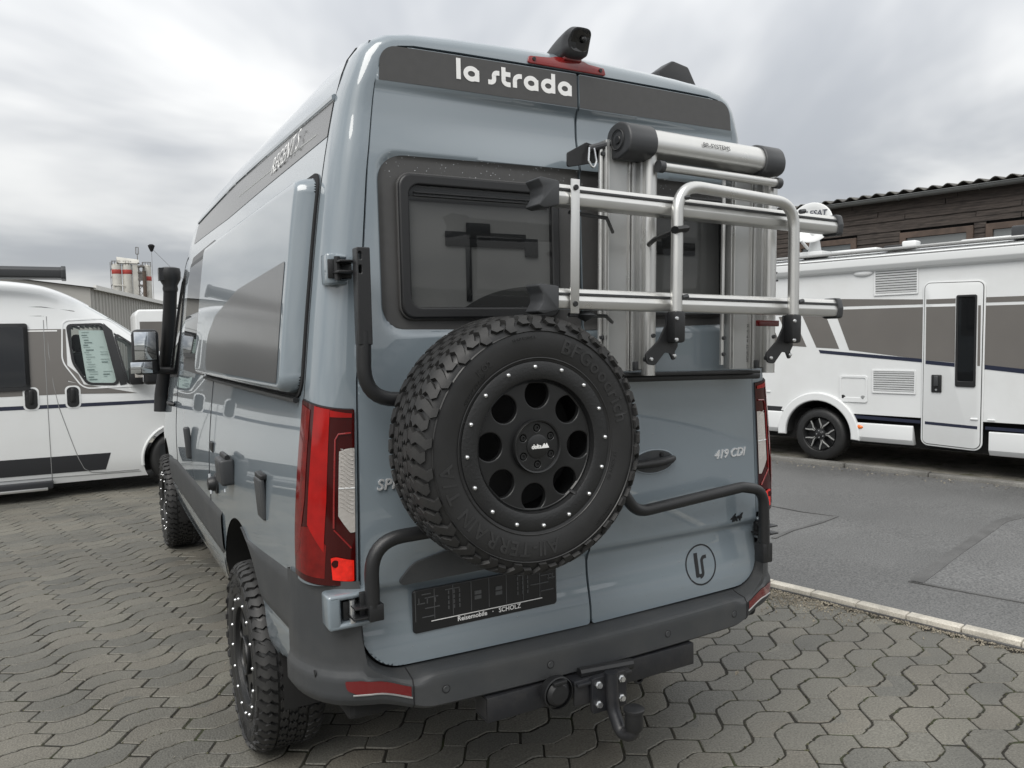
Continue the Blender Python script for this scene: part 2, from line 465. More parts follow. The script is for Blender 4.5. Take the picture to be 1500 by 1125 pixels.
def ground_material(name, c1, c2, speck, scale=180.0, rough=0.75, bump=0.5, blot=0.35, bscale=1.3, moss=None, wet=0.0):
    m = bpy.data.materials.new(name); m.use_nodes = True; t = m.node_tree; b = t.nodes["Principled BSDF"]; L = t.links.new
    c = t.nodes.new("ShaderNodeTexCoord")
    g = t.nodes.new("ShaderNodeNewGeometry")
    n1_ = t.nodes.new("ShaderNodeTexNoise"); n1_.inputs["Scale"].default_value = scale; n1_.inputs["Detail"].default_value = 3
    n2_ = t.nodes.new("ShaderNodeTexNoise"); n2_.inputs["Scale"].default_value = bscale; n2_.inputs["Detail"].default_value = 6; n2_.inputs["Roughness"].default_value = 0.6
    vo = t.nodes.new("ShaderNodeTexVoronoi"); vo.inputs["Scale"].default_value = scale * 0.55
    for x in (n1_, n2_, vo): L(g.outputs["Position"], x.inputs["Vector"])
    r1 = t.nodes.new("ShaderNodeValToRGB"); e = r1.color_ramp.elements
    e[0].position = .28; e[1].position = .74; e[0].color = (*c1, 1); e[1].color = (*c2, 1)
    L(n1_.outputs["Fac"], r1.inputs[0])
    r2 = t.nodes.new("ShaderNodeMapRange"); r2.inputs["From Min"].default_value = .3; r2.inputs["From Max"].default_value = .7
    r2.inputs["To Min"].default_value = 1 - blot; r2.inputs["To Max"].default_value = 1 + blot
    L(n2_.outputs["Fac"], r2.inputs["Value"])
    sc_ = t.nodes.new("ShaderNodeVectorMath"); sc_.operation = 'SCALE'; L(r1.outputs[0], sc_.inputs[0]); L(r2.outputs[0], sc_.inputs["Scale"])
    sp = t.nodes.new("ShaderNodeMapRange"); sp.inputs["From Min"].default_value = .10; sp.inputs["From Max"].default_value = .04
    L(vo.outputs["Distance"], sp.inputs["Value"])
    wn = t.nodes.new("ShaderNodeTexNoise"); wn.inputs["Scale"].default_value = scale * .21; L(g.outputs["Position"], wn.inputs["Vector"])
    wm = t.nodes.new("ShaderNodeMapRange"); wm.inputs["From Min"].default_value = .56; wm.inputs["From Max"].default_value = .62; L(wn.outputs["Fac"], wm.inputs["Value"])
    mm = t.nodes.new("ShaderNodeMath"); mm.operation = 'MULTIPLY'; L(sp.outputs[0], mm.inputs[0]); L(wm.outputs[0], mm.inputs[1])
    mix = t.nodes.new("ShaderNodeMixRGB"); L(mm.outputs[0], mix.inputs[0]); L(sc_.outputs[0], mix.inputs[1]); mix.inputs[2].default_value = (*speck, 1)
    last = mix.outputs[0]
    if moss:
        n3 = t.nodes.new("ShaderNodeTexNoise"); n3.inputs["Scale"].default_value = 5.5; n3.inputs["Detail"].default_value = 7; L(g.outputs["Position"], n3.inputs["Vector"])
        r3 = t.nodes.new("ShaderNodeMapRange"); r3.inputs["From Min"].default_value = .52; r3.inputs["From Max"].default_value = .66; r3.inputs["To Max"].default_value = .75
        L(n3.outputs["Fac"], r3.inputs["Value"])
        mx2 = t.nodes.new("ShaderNodeMixRGB"); L(r3.outputs[0], mx2.inputs[0]); L(last, mx2.inputs[1]); mx2.inputs[2].default_value = (*moss, 1); last = mx2.outputs[0]
    L(last, b.inputs["Base Color"]); b.inputs["Roughness"].default_value = rough
    if wet:
        r4 = t.nodes.new("ShaderNodeMapRange"); r4.inputs["From Min"].default_value = .35; r4.inputs["From Max"].default_value = .65
        r4.inputs["To Min"].default_value = rough - wet; r4.inputs["To Max"].default_value = rough; L(n2_.outputs["Fac"], r4.inputs["Value"]); L(r4.outputs[0], b.inputs["Roughness"])
    bp = t.nodes.new("ShaderNodeBump"); bp.inputs["Strength"].default_value = bump; bp.inputs["Distance"].default_value = .004
    L(n1_.outputs["Fac"], bp.inputs["Height"]); L(bp.outputs[0], b.inputs["Normal"])
    return m, t, b, last

MT['ground'] = ground_material("gravel_ground", (.06, .058, .052), (.13, .125, .112), (.25, .24, .22), 60)[0]
MT['asphalt'] = ground_material("asphalt", (.052, .053, .053), (.175, .176, .173), (.36, .36, .35), 85, .74, 1.0, .18, .6, wet=.10)[0]
MT['asphalt_patch'] = ground_material("asphalt_patch", (.056, .057, .058), (.195, .196, .193), (.40, .40, .39), 75, .75, .8, .12, 1.1)[0]
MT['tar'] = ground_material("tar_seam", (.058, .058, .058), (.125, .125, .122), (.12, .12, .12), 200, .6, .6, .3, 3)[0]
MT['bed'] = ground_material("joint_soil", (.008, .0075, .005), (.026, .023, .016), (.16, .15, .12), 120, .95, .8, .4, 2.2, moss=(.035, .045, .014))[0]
MT['grit'] = ground_material("sandy_grit", (.17, .15, .115), (.38, .34, .27), (.55, .52, .45), 90, .95, 1.0, .35, 4)[0]
MT['strip'] = ground_material("gravelly_verge", (.10, .093, .078), (.25, .235, .20), (.45, .43, .38), 75, .95, 1.0, .4, 2.5, moss=(.06, .065, .03))[0]
MT['kerb_pale'] = ground_material("pale_kerb_concrete", (.37, .345, .295), (.55, .52, .455), (.62, .6, .55), 120, .85, .5, .34, 5.0)[0]
MT['kerb_grey'] = ground_material("grey_kerb_concrete", (.10, .098, .090), (.21, .205, .19), (.34, .33, .31), 120, .85, .6, .35, 2.0)[0]

mp_, tp, bp_, lastp = ground_material("concrete_paver", (.084, .0815, .070), (.176, .171, .149), (.34, .33, .30), 120, .68, 1.0, .26, 1.1, wet=.14)
oi = tp.nodes.new("ShaderNodeObjectInfo"); gi = tp.nodes.new("ShaderNodeNewGeometry")
ad = tp.nodes.new("ShaderNodeMath"); ad.operation = 'ADD'; tp.links.new(oi.outputs["Random"], ad.inputs[0]); tp.links.new(gi.outputs["Random Per Island"], ad.inputs[1])
fr = tp.nodes.new("ShaderNodeMath"); fr.operation = 'FRACT'; tp.links.new(ad.outputs[0], fr.inputs[0])
mr = tp.nodes.new("ShaderNodeValToRGB"); er = mr.color_ramp.elements
er[0].color = (.78, .79, .80, 1); er[1].color = (1.16, 1.15, 1.11, 1)
e3 = er.new(.5); e3.color = (.98, .97, .95, 1)
e4 = er.new(.8); e4.color = (1.03, .99, .95, 1)
tp.links.new(fr.outputs[0], mr.inputs[0])
ml = tp.nodes.new("ShaderNodeMixRGB"); ml.blend_type = 'MULTIPLY'; ml.inputs[0].default_value = 1.0
tp.links.new(lastp, ml.inputs[1]); tp.links.new(mr.outputs[0], ml.inputs[2]); tp.links.new(ml.outputs[0], bp_.inputs["Base Color"])
MT['paver'] = mp_

# the wide ground sheet
g = MB(); g.add([(-700, -500, -.13), (900, -500, -.13), (900, 1200, -.13), (-700, 1200, -.13)], [(0, 1, 2, 3)])
struct(g.build('ground', 'ground', smooth=0))
# yard: a sheet of joint soil with the stones laid on it
A_K = 2.565
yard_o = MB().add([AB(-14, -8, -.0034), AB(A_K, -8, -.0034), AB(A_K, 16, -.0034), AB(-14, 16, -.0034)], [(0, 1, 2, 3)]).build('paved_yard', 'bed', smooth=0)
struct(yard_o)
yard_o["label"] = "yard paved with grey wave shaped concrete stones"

PA, PB = 0.240, 0.141
XF = (0, .09, .20, .43, .50, .57, .80, .91, 1); HF = (0, .5, .95, 1.0, .84, 1.0, .95, .5, 0)
def paver_outline():
    t = 0.033; bmp = .026; h = PB / 2
    pts = [(-PA / 2 - t + .004, 0), (-PA / 2 - t + .010, .010)]
    for k in range(9): pts.append((lerp(-PA / 2 + t, PA / 2 - t, XF[k]), h + bmp * HF[k]))
    pts += [(PA / 2 + t - .010, .010), (PA / 2 + t - .004, 0), (PA / 2 + t - .010, -.010)]
    for k in range(8, -1, -1): pts.append((lerp(-PA / 2 + t, PA / 2 - t, XF[k]), -h + bmp * HF[k]))
    pts.append((-PA / 2 - t + .010, -.010))
    return pts
def inset(pts, d):
    n = len(pts); o_ = []
    for i in range(n):
        p = Vector(pts[i]); a = (p - Vector(pts[i - 1])); b = (Vector(pts[(i + 1) % n]) - p)
        na = Vector((a.y, -a.x)).normalized(); nb = Vector((b.y, -b.x)).normalized()
        nn = (na + nb)
        if nn.length < 1e-6: nn = na
        nn.normalize(); k = min(1.6, 1 / max(.4, nn.dot(na)))
        o_.append((p.x + nn.x * d * k, p.y + nn.y * d * k))
    return o_
PO = paver_outline()
_s = 1 if area2(PO) < 0 else -1
def paver_geo(rn, flip):
    """small stone: bottom ring, shoulder ring, worn top"""
    base_ = [(x, -y) for x, y in PO][::-1] if flip else PO
    jit = [(x + rn.uniform(-.0016, .0016), y + rn.uniform(-.0016, .0016)) for x, y in base_]
    r0 = inset(jit, _s * .0038); r1 = inset(jit, _s * .0042); r2 = inset(jit, _s * .0074)
    n = len(r0)
    V = [(x, y, -.02) for x, y in r0] + [(x, y, -.0034) for x, y in r1] + [(x, y, 0.0) for x, y in r2] + [(0, PB * (-.10 if flip else .10), .0006)]
    F = [(i, (i + 1) % n, n + (i + 1) % n, n + i) for i in range(n)] + [(n + i, n + (i + 1) % n, 2 * n + (i + 1) % n, 2 * n + i) for i in range(n)]
    F += [(2 * n + i, 2 * n + (i + 1) % n, 3 * n) for i in range(n)]
    return V, F
rp = random.Random(3)
GEO = [paver_geo(rp, q >= 6) for q in range(12)]
spots = []
for ia in range(-52, 11):
    ca = ia * PA + A_K - 10.5 * PA - .03
    for ib in range(-46, 100):
        cb = ib * PB + (ia % 2) * PB / 2
        if AB(ca, cb).y > -6 : spots.append((ca, cb))
def frame_px(p):
    d = p - CAM_LOC; q = d.dot(fw)
    if q < .2: return None
    return 512 + 776.4 * d.dot(rt) / q, 384 - 776.4 * d.dot(up) / q, q
ranked = []
for k, (a, b) in enumerate(spots):
    P = AB(a, b); px = frame_px(P)
    if px and -10 < px[0] < 1034 and px[1] < 772 and not (-.75 < P.x < .8 and .1 < P.y < 6.2):
        hid = P.x > .9 and P.y > 0.3 and px[0] < 760
        if not hid: ranked.append((px[2], k))
ranked.sort()
single = set(k for _, k in ranked[:300])
pav_me = []
for V, F in GEO:
    mb = MB(); mb.add(V, F); pav_me.append(mb.mesh('paving_stone', 'paver', smooth=30))
rest = MB(); ang0 = atan2(UY, UX)
for k, (a, b) in enumerate(spots):
    dz = rp.uniform(-.0012, .0024); tx, ty = rp.gauss(0, .005), rp.gauss(0, .005); gi_ = rp.randrange(6) + (6 if round((a - A_K + 10.5 * PA + .03) / PA) % 2 else 0)
    P = AB(a + rp.gauss(0, .0012), b + rp.gauss(0, .0012), dz)
    if k in single:
        obj('paving_stone', pav_me[gi_], yard_o, P, (tx, ty, ang0 + rp.gauss(0, .006)))
    else:
        R3 = Euler((tx, ty, ang0 + rp.gauss(0, .006))).to_matrix()
        V, F = GEO[gi_]
        rest.add([R3 @ Vector(v) + P for v in V], F)
ro = rest.build('paving_stones_beyond', 'paver', yard_o, smooth=30); ro["kind"] = "stuff"

# moss and soil crumbs standing in the joints of the nearer stones
rm_ = random.Random(31); mo_ = MB()
for k in single:
    a, b = spots[k]; fl = -1 if round((a - A_K + 10.5 * PA + .03) / PA) % 2 else 1
    for q in range(rm_.choice([3, 5, 8])):
        if rm_.random() < .55: x, y = rm_.choice([PO[1], PO[-1], PO[0], PO[6], PO[6], PO[12], PO[12], PO[11]]); x += rm_.gauss(0, .007); y += rm_.gauss(0, .007)
        else:
            i_ = rm_.randrange(len(PO)); t = rm_.random(); x, y = lerp(PO[i_][0], PO[(i_ + 1) % len(PO)][0], t), lerp(PO[i_][1], PO[(i_ + 1) % len(PO)][1], t)
        c = AB(a + x, b + fl * y, -.004 + rm_.random() * .003); s = rm_.uniform(.003, .0085)
        Rm = Euler((rm_.gauss(0, .5), rm_.gauss(0, .5), rm_.random() * 6)).to_matrix()
        mo_.add([c + Rm @ (Vector(v) * s) for v in ((1, 0, 0), (.2, .8, 0), (-.9, .3, 0), (-.4, -.8, 0), (.6, -.7, 0), (0, 0, .55))], [(0, 1, 5), (1, 2, 5), (2, 3, 5), (3, 4, 5), (4, 0, 5)])
MT['moss'] = ground_material("joint_moss", (.022, .024, .010), (.085, .082, .045), (.2, .19, .15), 70, .95, .6, .5, 3.0)[0]
mo_o = mo_.build('joint_moss', 'moss', yard_o, smooth=0); mo_o["kind"] = "stuff"

# sandy grit swept against the kerb
rg = random.Random(9); gm = MB()
for k in range(3400):
    c0 = rg.choice([(.75, .22, .14), (.45, .22, .12), (.9, .3, .2), (-.2, .5, .03), (-1.2, .6, .02)])
    b = rg.gauss(c0[0], c0[1]); a = A_K - abs(rg.gauss(0, c0[2])) - .005
    P = AB(a, b, .004 + rg.random() * .003); s = rg.uniform(.002, .0068)
    Rm = Euler((rg.random() * 6, rg.random() * 6, rg.random() * 6)).to_matrix()
    gm.add([P + Rm @ (Vector(v) * s) for v in ((1, 0, -.5), (-.6, .9, -.5), (-.6, -.9, -.5), (0, 0, .9))], [(0, 1, 2), (0, 1, 3), (1, 2, 3), (2, 0, 3)])
gr = gm.build('loose_grit', 'grit', smooth=0); gr["kind"] = "stuff"; gr["label"] = "loose sandy grit swept against the pale kerb stones"
bits = MB()
for k in range(190):
    P = AB(rg.uniform(-5, 2.4), rg.uniform(-1.2, 6), .0025); s = rg.uniform(.002, .008) if k % 9 else rg.uniform(.01, .02)
    Rm = Euler((rg.gauss(0, .3), rg.gauss(0, .3), rg.random() * 6)).to_matrix()
    bits.add([P + Rm @ (Vector(v) * s) + Vector((0, 0, s * .3)) for v in ((1, 0, 0), (-.3, .6, .1), (-1, -.1, 0), (-.2, -.6, .15))], [(0, 1, 2), (0, 2, 3)])
bo_ = bits.build('yard_litter', 'grit', smooth=0); bo_["kind"] = "stuff"; bo_["label"] = "small pale bits of litter and dry leaves on the paving"
lm_ = MB()
for k in range(700):
    a = rg.uniform(7.05, 7.47); b = rg.uniform(-4, 4.2); zz = -.045 * (a - 2.67) / 4.8
    if rg.random() > (a - 7.05) / .42 + .1: continue
    P = AB(a, b, zz + .006); s = rg.uniform(.004, .017)
    Rm = Euler((rg.gauss(0, .4), rg.gauss(0, .4), rg.random() * 6)).to_matrix()
    lm_.add([P + Rm @ (Vector(v) * s) for v in ((1, 0, 0), (-.3, .6, .1), (-1, -.1, 0), (-.2, -.6, .15))], [(0, 1, 2), (0, 2, 3)])
lf = lm_.build('leaf_litter', 'grit', smooth=0); lf["kind"] = "stuff"; lf["label"] = "pale leaf litter in the gutter below the motorhome"

# road with its near and far kerb
def rz(a): return .0 - .045 * (a - 2.67) / 4.8
road = MB().add([AB(A_K + .09, -40, .0), AB(7.48, -40, rz(7.48)), AB(7.48, 15, rz(7.48)), AB(A_K + .09, 15, .0)], [(0, 1, 2, 3)]).build('road', 'asphalt', smooth=0)
struct(road)
def sheet(name, loop, mat, lift):
    o = MB().add([AB(a, b, rz(a) + lift) for a, b in loop], [tuple(range(len(loop)))]).build(name, mat, road, smooth=0); return o
sheet('asphalt_patch', [(3.346, .14), (5.62, .276), (6.6, .10), (6.6, -1.7), (3.5, -1.7), (3.40, -.48)], 'asphalt_patch', .004)
def seam_strip(path, w):
    mb = sweep_flat(path, w, lambda a, b, d: AB(a, b, rz(a) + d), -.002, .0072); return mb.build('tar_seam', 'tar', road, smooth=0)
seam_strip([(3.33, .14), (4.2, .20), (5.0, .24), (5.62, .276), (6.1, .18), (6.6, .10)], .085)
seam_strip([(3.346, .17), (3.37, -.2), (3.40, -.48), (3.44, -1.2), (3.5, -1.7)], .03)
seam_strip([(3.742, 1.378), (4.1, 1.40), (4.5, 1.36), (4.849, 1.369)], .035)
seam_strip([(4.849, 1.369), (4.83, 1.52), (4.806, 1.676), (4.9, 2.4)], .025)
# near kerb: pale flat-topped stones
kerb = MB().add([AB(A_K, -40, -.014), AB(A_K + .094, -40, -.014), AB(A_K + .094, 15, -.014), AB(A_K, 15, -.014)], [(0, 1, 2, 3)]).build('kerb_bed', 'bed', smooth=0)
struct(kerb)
ks = MB(); ks.box((.052, 0, .004), (.078, .277, .066)); ks_me = ks.mesh('kerb_stone', 'kerb_pale', 40, .005, 2)
kf = MB(); kf.box((.011, 0, -.002), (.020, 30, .030)); kfo = kf.build('kerb_dark_strip', 'tar', kerb, smooth=0, bevel=.003, loc=AB(A_K, 1.0, 0), rot=(0, 0, ang0))  # continuous dark strip along the front edge of the pale stones
for k in range(-34, 40):
    P = AB(A_K + RND.gauss(0, .003), .485 - .2845 * k + .142, RND.gauss(0, .002))
    obj('kerb_stone', ks_me, kerb, P, (0, RND.gauss(0, .01), ang0 + RND.gauss(0, .008)))
# far kerb and the gravelly verge behind it
verge = MB().add([AB(7.59, -40, -.004), AB(30, -40, -.004), AB(30, 40, -.004), AB(7.59, 40, -.004)], [(0, 1, 2, 3)]).build('verge', 'strip', smooth=0)
struct(verge)
fk = MB(); fk.box((.06, 0, -.05), (.12, .965, .11)); fk_me = fk.mesh('kerb_stone', 'kerb_grey', 40, .014, 3)
for k in range(-12, 14):
    P = AB(7.472 + RND.gauss(0, .008), 2.5 - .975 * k - .49, RND.gauss(0.004, .004))
    obj('kerb_stone', fk_me, verge, P, (0, 0, ang0 + RND.gauss(0, .008)))

# ================================================================== the blue-grey camper van
van = thing('camper_van', "blue-grey high roof camper van with black spare wheel on its rear doors", 'van')
ZC = 0.95; HT = 2.642
XTAB = [(.50, .925), (.58, .950), (.70, .962), (.85, .968), (1.0, .970), (1.12, .967), (1.30, .952), (1.49, .930), (1.80, .897), (2.16, .851), (2.42, .799), (2.50, .773), (2.565, .738)]
def hw(z): return cinterp(XTAB, z)
PROF = [(hw(z), z) for z in [.50 + .04 * i for i in range(49)]] + [(.776, 2.49), (.757, 2.535), (.728, 2.575), (.68, 2.602), (.60, 2.617), (.45, 2.629), (.30, 2.636), (.15, 2.640), (0, HT)]
HTAB = [(.17, HT), (1.8, 2.66), (3.3, 2.655), (3.7, 2.62), (4.1, 2.50), (4.45, 2.28), (4.8, 1.92), (5.12, 1.50), (5.30, 1.38), (5.6, 1.26), (5.76, 1.10), (5.84, .98)]
WTAB = [(.17, 1.0), (1.2, 1.010), (3.4, 1.012), (4.2, 1.0), (4.8, .985), (5.2, .96), (5.5, .91), (5.7, .83), (5.84, .72)]
def van_H(y): return cinterp(HTAB, y)
def van_w(y): return cinterp(WTAB, y)
def shell(y, k, sgn):
    x, z = PROF[k]
    if z > ZC: z = ZC + (z - ZC) * (van_H(y) - ZC) / (HT - ZC)
    return Vector((sgn * x * van_w(y), y, z))
def side(y, z, off=0.0, sgn=-1):
    zo = z if z <= ZC else ZC + (z - ZC) * (HT - ZC) / (van_H(y) - ZC)
    x = hw(min(zo, 2.565)) * van_w(y)
    return Vector((sgn * (x + off), y, z))
AXR, AXF, WR = 1.085, 4.74, .381
ARCH = [(1.165, .415, .515), (4.74, .40, .50)]
ys = [.17 + .03 * i for i in range(190)]; ys = [y for y in ys if y <= 5.84]
np_ = len(PROF)
def shell_side(sgn):
    mb = MB(); V = []; inside = {}
    for i, y in enumerate(ys):
        for k in range(np_):
            p = shell(y, k, sgn)
            for cy, cz, r in ARCH:
                d = Vector((p.y - cy, p.z - cz))
                if d.length < r and p.z < 1.1:
                    inside[(i, k)] = (cy, cz, r)
            V.append(p)
    F = []; moved = {}
    for i in range(len(ys) - 1):
        for k in range(np_ - 1):
            c = [(i, k), (i + 1, k), (i + 1, k + 1), (i, k + 1)]
            if all(q in inside for q in c): continue
            if ys[i] < .80 and PROF[k][1] < interp([(.17, .66), (.26, .64), (.80, .49)], ys[i]): continue
            for q in c:
                if q in inside and q not in moved:
                    cy, cz, r = inside[q]; p = V[q[0] * np_ + q[1]]
                    d = Vector((p.y - cy, p.z - cz)); d = d.normalized() * r if d.length > 1e-6 else Vector((0, r))
                    ny, nz = cy + d.x, cz + d.y
                    moved[q] = side(ny, max(nz, .5), 0, sgn)
            F.append(tuple(a * np_ + b for a, b in c))
    for (a, b), p in moved.items(): V[a * np_ + b] = p
    mb.add(V, F); return mb
body = MB()
for sg in (-1, 1):
    m_ = shell_side(sg); body.add(m_.v, m_.f)
nose = [shell(ys[-1], k, -1) for k in range(np_)] + [shell(ys[-1], k, 1) for k in range(np_ - 1)][::-1]
body.add(nose, [tuple(range(len(nose)))])
body_o = body.build('body', 'paint', van, smooth=50)
# arch lips and inner wheel houses, floor
for cy, cz, r in ARCH:
    for sg in (-1, 1):
        liner = MB()
        pts = arc(cy, cz, r, -12, 192, 22)
        def lf_(u, v, pts=pts, sg=sg):
            a, b = pts[min(int(round(u * 22)), 22)]; x = lerp(hw(max(b, .5)) * van_w(a) - .004, .58, v); return (sg * x, a, b)
        liner.grid(lf_, 22, 3); liner.build('wheel_house', 'under', van, smooth=40)
under = MB(); under.box((0, 2.9, .50), (1.30, 5.3, .16)); under.box((0, .35, .56), (1.72, .60, .10)); under.box((0, 2.9, .545), (1.82, 2.4, .07))
under.build('underbody', 'under', van, smooth=0, bevel=.02)
ax = MB(); ax.tube([(-.85, AXR, WR), (.85, AXR, WR)], .055); ax.lathe([(.02, -.12), (.12, -.10), (.14, 0), (.12, .10), (.02, .12)], 16, (0.1, AXR, WR), 'x'); ax.build('rear_axle', 'hitch', van)

# --------------------------------------------------------------- rear opening, ring of corner posts and roof edge
def rear_y(x, z):
    """surface of the rear doors"""
    y = .030 * (z - .70) / 1.9 + .012 * (abs(x) / .8) ** 4
    # step under the dark top band
    y += .020 * sst(2.446, 2.420, z) * sst(2.22, 2.36, z) * (0.35 + .65 * sst(.74, .2, abs(x)))
    # shallow pressed field round the windows
    dx = max(abs(x) - .655, 0); dz = max(abs(z - 1.962) - .21, 0); d = sqrt(dx * dx + dz * dz) - .06
    y += .010 * sst(.006, -.010, d)
    # lower swage
    y += .020 * sst(.925, .900, z) * sst(.70, .86, z)
    # pressing for the plate on the left leaf
    y -= .0
    return y
DB, DT = .667, 2.558
DOOR_L = rounded([(-.823, DB + .006), (-.0045, DB - .004), (-.0045, DT), (-.700, DT - .006), (-.748, 2.19), (-.803, 1.55)], [.125, .012, .006, .118, .9, 1.5], 12)
DOOR_R = [(-x, z) for x, z in DOOR_L]
def edge(z):
    return interp([(.6, .826), (.9, .8235), (1.55, .806), (1.9, .776), (2.17, .752), (2.46, .712)], z)
OUT = [(hw(z), z) for z in [.58 + .046 * i for i in range(41)]]           # up to 2.42
OUT += [(.773, 2.495), (.757, 2.535), (.728, 2.575), (.68, 2.602), (.60, 2.617), (.45, 2.629), (.30, 2.636), (.15, 2.640), (0, HT)]
INN = [(edge(z) + .0025, z) for z in [.58 + (2.435 - .58) * i / 40 for i in range(41)]]
INN += [(.7085, 2.468), (.6985, 2.504), (.678, 2.534), (.642, 2.555), (.59, 2.562), (.45, 2.564), (.30, 2.565), (.15, 2.566), (0, 2.566)]
def ring_pt(i, s, sg, off=0.0):
    i0 = min(int(i), len(OUT) - 2); t = i - i0
    ox, oz = lerp(OUT[i0][0], OUT[i0 + 1][0], t), lerp(OUT[i0][1], OUT[i0 + 1][1], t)
    ix, iz = lerp(INN[i0][0], INN[i0 + 1][0], t), lerp(INN[i0][1], INN[i0 + 1][1], t)
    a = s * pi / 2; e = .74; c_, s_ = max(cos(a), 0) ** e, max(sin(a), 0) ** e
    yi = rear_y(min(ix, .80), iz) + .004
    p = Vector((sg * (ix + (ox - ix) * c_), .17 - (.17 - yi) * s_, iz + (oz - iz) * c_))
    if off:
        n_ = Vector((sg * (ox - ix) * cos(a), -(.17 - yi) * sin(a) * 1.2, (oz - iz) * cos(a)))
        if abs(ox - ix) < .03: n_.z += .05 * cos(a)
        p += n_.normalized() * off
    return p
ring = MB(); NS = 10
for sg in (-1, 1):
    def rf(u, v, sg=sg): return ring_pt(u * (len(OUT) - 1), v, sg)
    ring.grid(rf, len(OUT) - 1, NS, skip=lambda i, j: i < 8)
    ring.grid(lambda u, v, sg=sg: ring_pt(u * (len(OUT) - 1), 1, sg) + Vector((0, .05 * v, 0)), len(OUT) - 1, 1)
ring.build('corner_post_and_roof_edge', 'paint', van, smooth=40)
back = MB(); back.add([(-.83, .062, .6), (.83, .062, .6), (.83, .062, 1.60), (-.83, .062, 1.60)], [(0, 1, 2, 3)])
back.add([(-.80, .072, 2.26), (.80, .072, 2.26), (.72, .072, 2.57), (-.72, .072, 2.57)], [(0, 1, 2, 3)])
for x0, x1 in ((-.80, -.70), (-.06, .06), (.70, .80)):
    back.add([(x0, .068, 1.60), (x1, .068, 1.60), (x1, .068, 2.26), (x0, .068, 2.26)], [(0, 1, 2, 3)])
back.build('door_frame_shadow', 'gap', van, smooth=0)
for sg in (-1, 1):
    seamt = MB()
    seamt.tube([Vector((sg * (hw(z) - .0012), .1705, z)) for z in [.95 + .05 * i for i in range(30)]] + [Vector((sg * x, .1705, z + .0)) for x, z in [(.776, 2.488), (.757, 2.535), (.728, 2.575), (.68, 2.602)]], .0028, 6)
    seamt.build('body_seam', 'gap', van)

# --------------------------------------------------------------- rear doors
def rdoor(name, loop, sg):
    mb = clip_patch(loop, lambda x, z: Vector((x, rear_y(x, z), z)), .0115, .0115, rim=(0, .04, 0))
    return mb.build(name, 'paint', van, smooth=40)
door_l = rdoor('rear_door', DOOR_L, -1); door_r = rdoor('rear_door', DOOR_R, 1)
def decal(name, loop, off, mat, parent, cell=.0115, rim=None):
    return clip_patch(loop, lambda x, z: Vector((x, rear_y(x, z) - off, z)), cell, cell, rim).build(name, mat, parent, smooth=40)
band = rounded([(-.706, 2.446), (-.0055, 2.446), (-.0055, DT - .002), (-.699, DT - .008)], [.0, .0, .004, .106], 12)
decal('grey_band', band, .0012, 'decal', door_l); decal('grey_band', [(-x, z) for x, z in band], .0012, 'decal', door_r)
wrec = rounded([(-.722, 1.706), (-.0055, 1.692), (-.0055, 2.236), (-.722, 2.228)], [.075, 0, 0, .085], 10)
wrec = [(x, z) for x, z in wrec]
decal('window_surround', wrec, .0022, 'decal', door_l); decal('window_surround', [(-x, z) for x, z in wrec], .0022, 'decal', door_r)
def rear_window(sg, parent):
    m = lambda lp: [(sg * abs(x), z) for x, z in lp]
    o_l = rrect(.098, .664, 1.736, 2.172, .042); i_l = rrect(.128, .632, 1.770, 2.140, .034)
    me = curve_mesh([m(o_l), m(i_l)[::-1]], .026, .006, 2)
    yb = rear_y(sg * .38, 1.95) - .014
    win = put(me, 'window_frame', 'black', parent, REARF(0, yb, 0))
    me = curve_mesh([m(rrect(.094, .668, 1.731, 2.177, .045)), m(rrect(.101, .661, 1.739, 2.169, .040))[::-1]], .012, .003, 1)
    put(me, 'window_seal', 'decal', win, REARF(0, yb + .004, 0))
    gl = clip_patch(m(rrect(.127, .633, 1.769, 2.141, .034)), lambda x, z: Vector((x, yb - .004 - .004 * sin(pi * (z - 1.769) / .372), z)), .06, .06)
    gl.build('window_pane', 'glass', win, smooth=40)
    # things seen through the pane: roller blind cassette, blind, stay arms
    b = MB(); b.box((sg * .38, yb + .0105, 1.955), (.51, .002, .38)); b.build('blind', 'blind', win, smooth=0)
    b = MB(); b.box((sg * .38, yb + .005, 2.122), (.50, .008, .028)); b.box((sg * .38, yb + .006, 2.098), (.49, .006, .008)); b.build('blind_cassette', 'cap', win, bevel=.003)
    b = MB(); b.box((sg * .365, yb + .005, 1.985), (.29, .004, .046)); b.box((sg * .395, yb + .004, 2.012), (.085, .005, .050)); b.box((sg * .43, yb + .0065, 1.875), (.020, .004, .17)); b.box((sg * .20, yb + .005, 1.965), (.05, .005, .06)); b.build('stay_arm', 'black', win, bevel=.004)
    b = MB(); b.box((sg * .38, yb - .0095, 2.118), (.470, .006, .004)); b.box((sg * .38, yb - .0095, 2.108), (.470, .004, .003)); b.build('pane_trim', 'black', win, smooth=0)
    b = MB(); b.box((sg * .38, yb + .004, 1.762), (.40, .012, .018)); b.build('lower_latch_rail', 'black', win, bevel=.003)
    return win
rear_window(-1, door_l); rear_window(1, door_r)
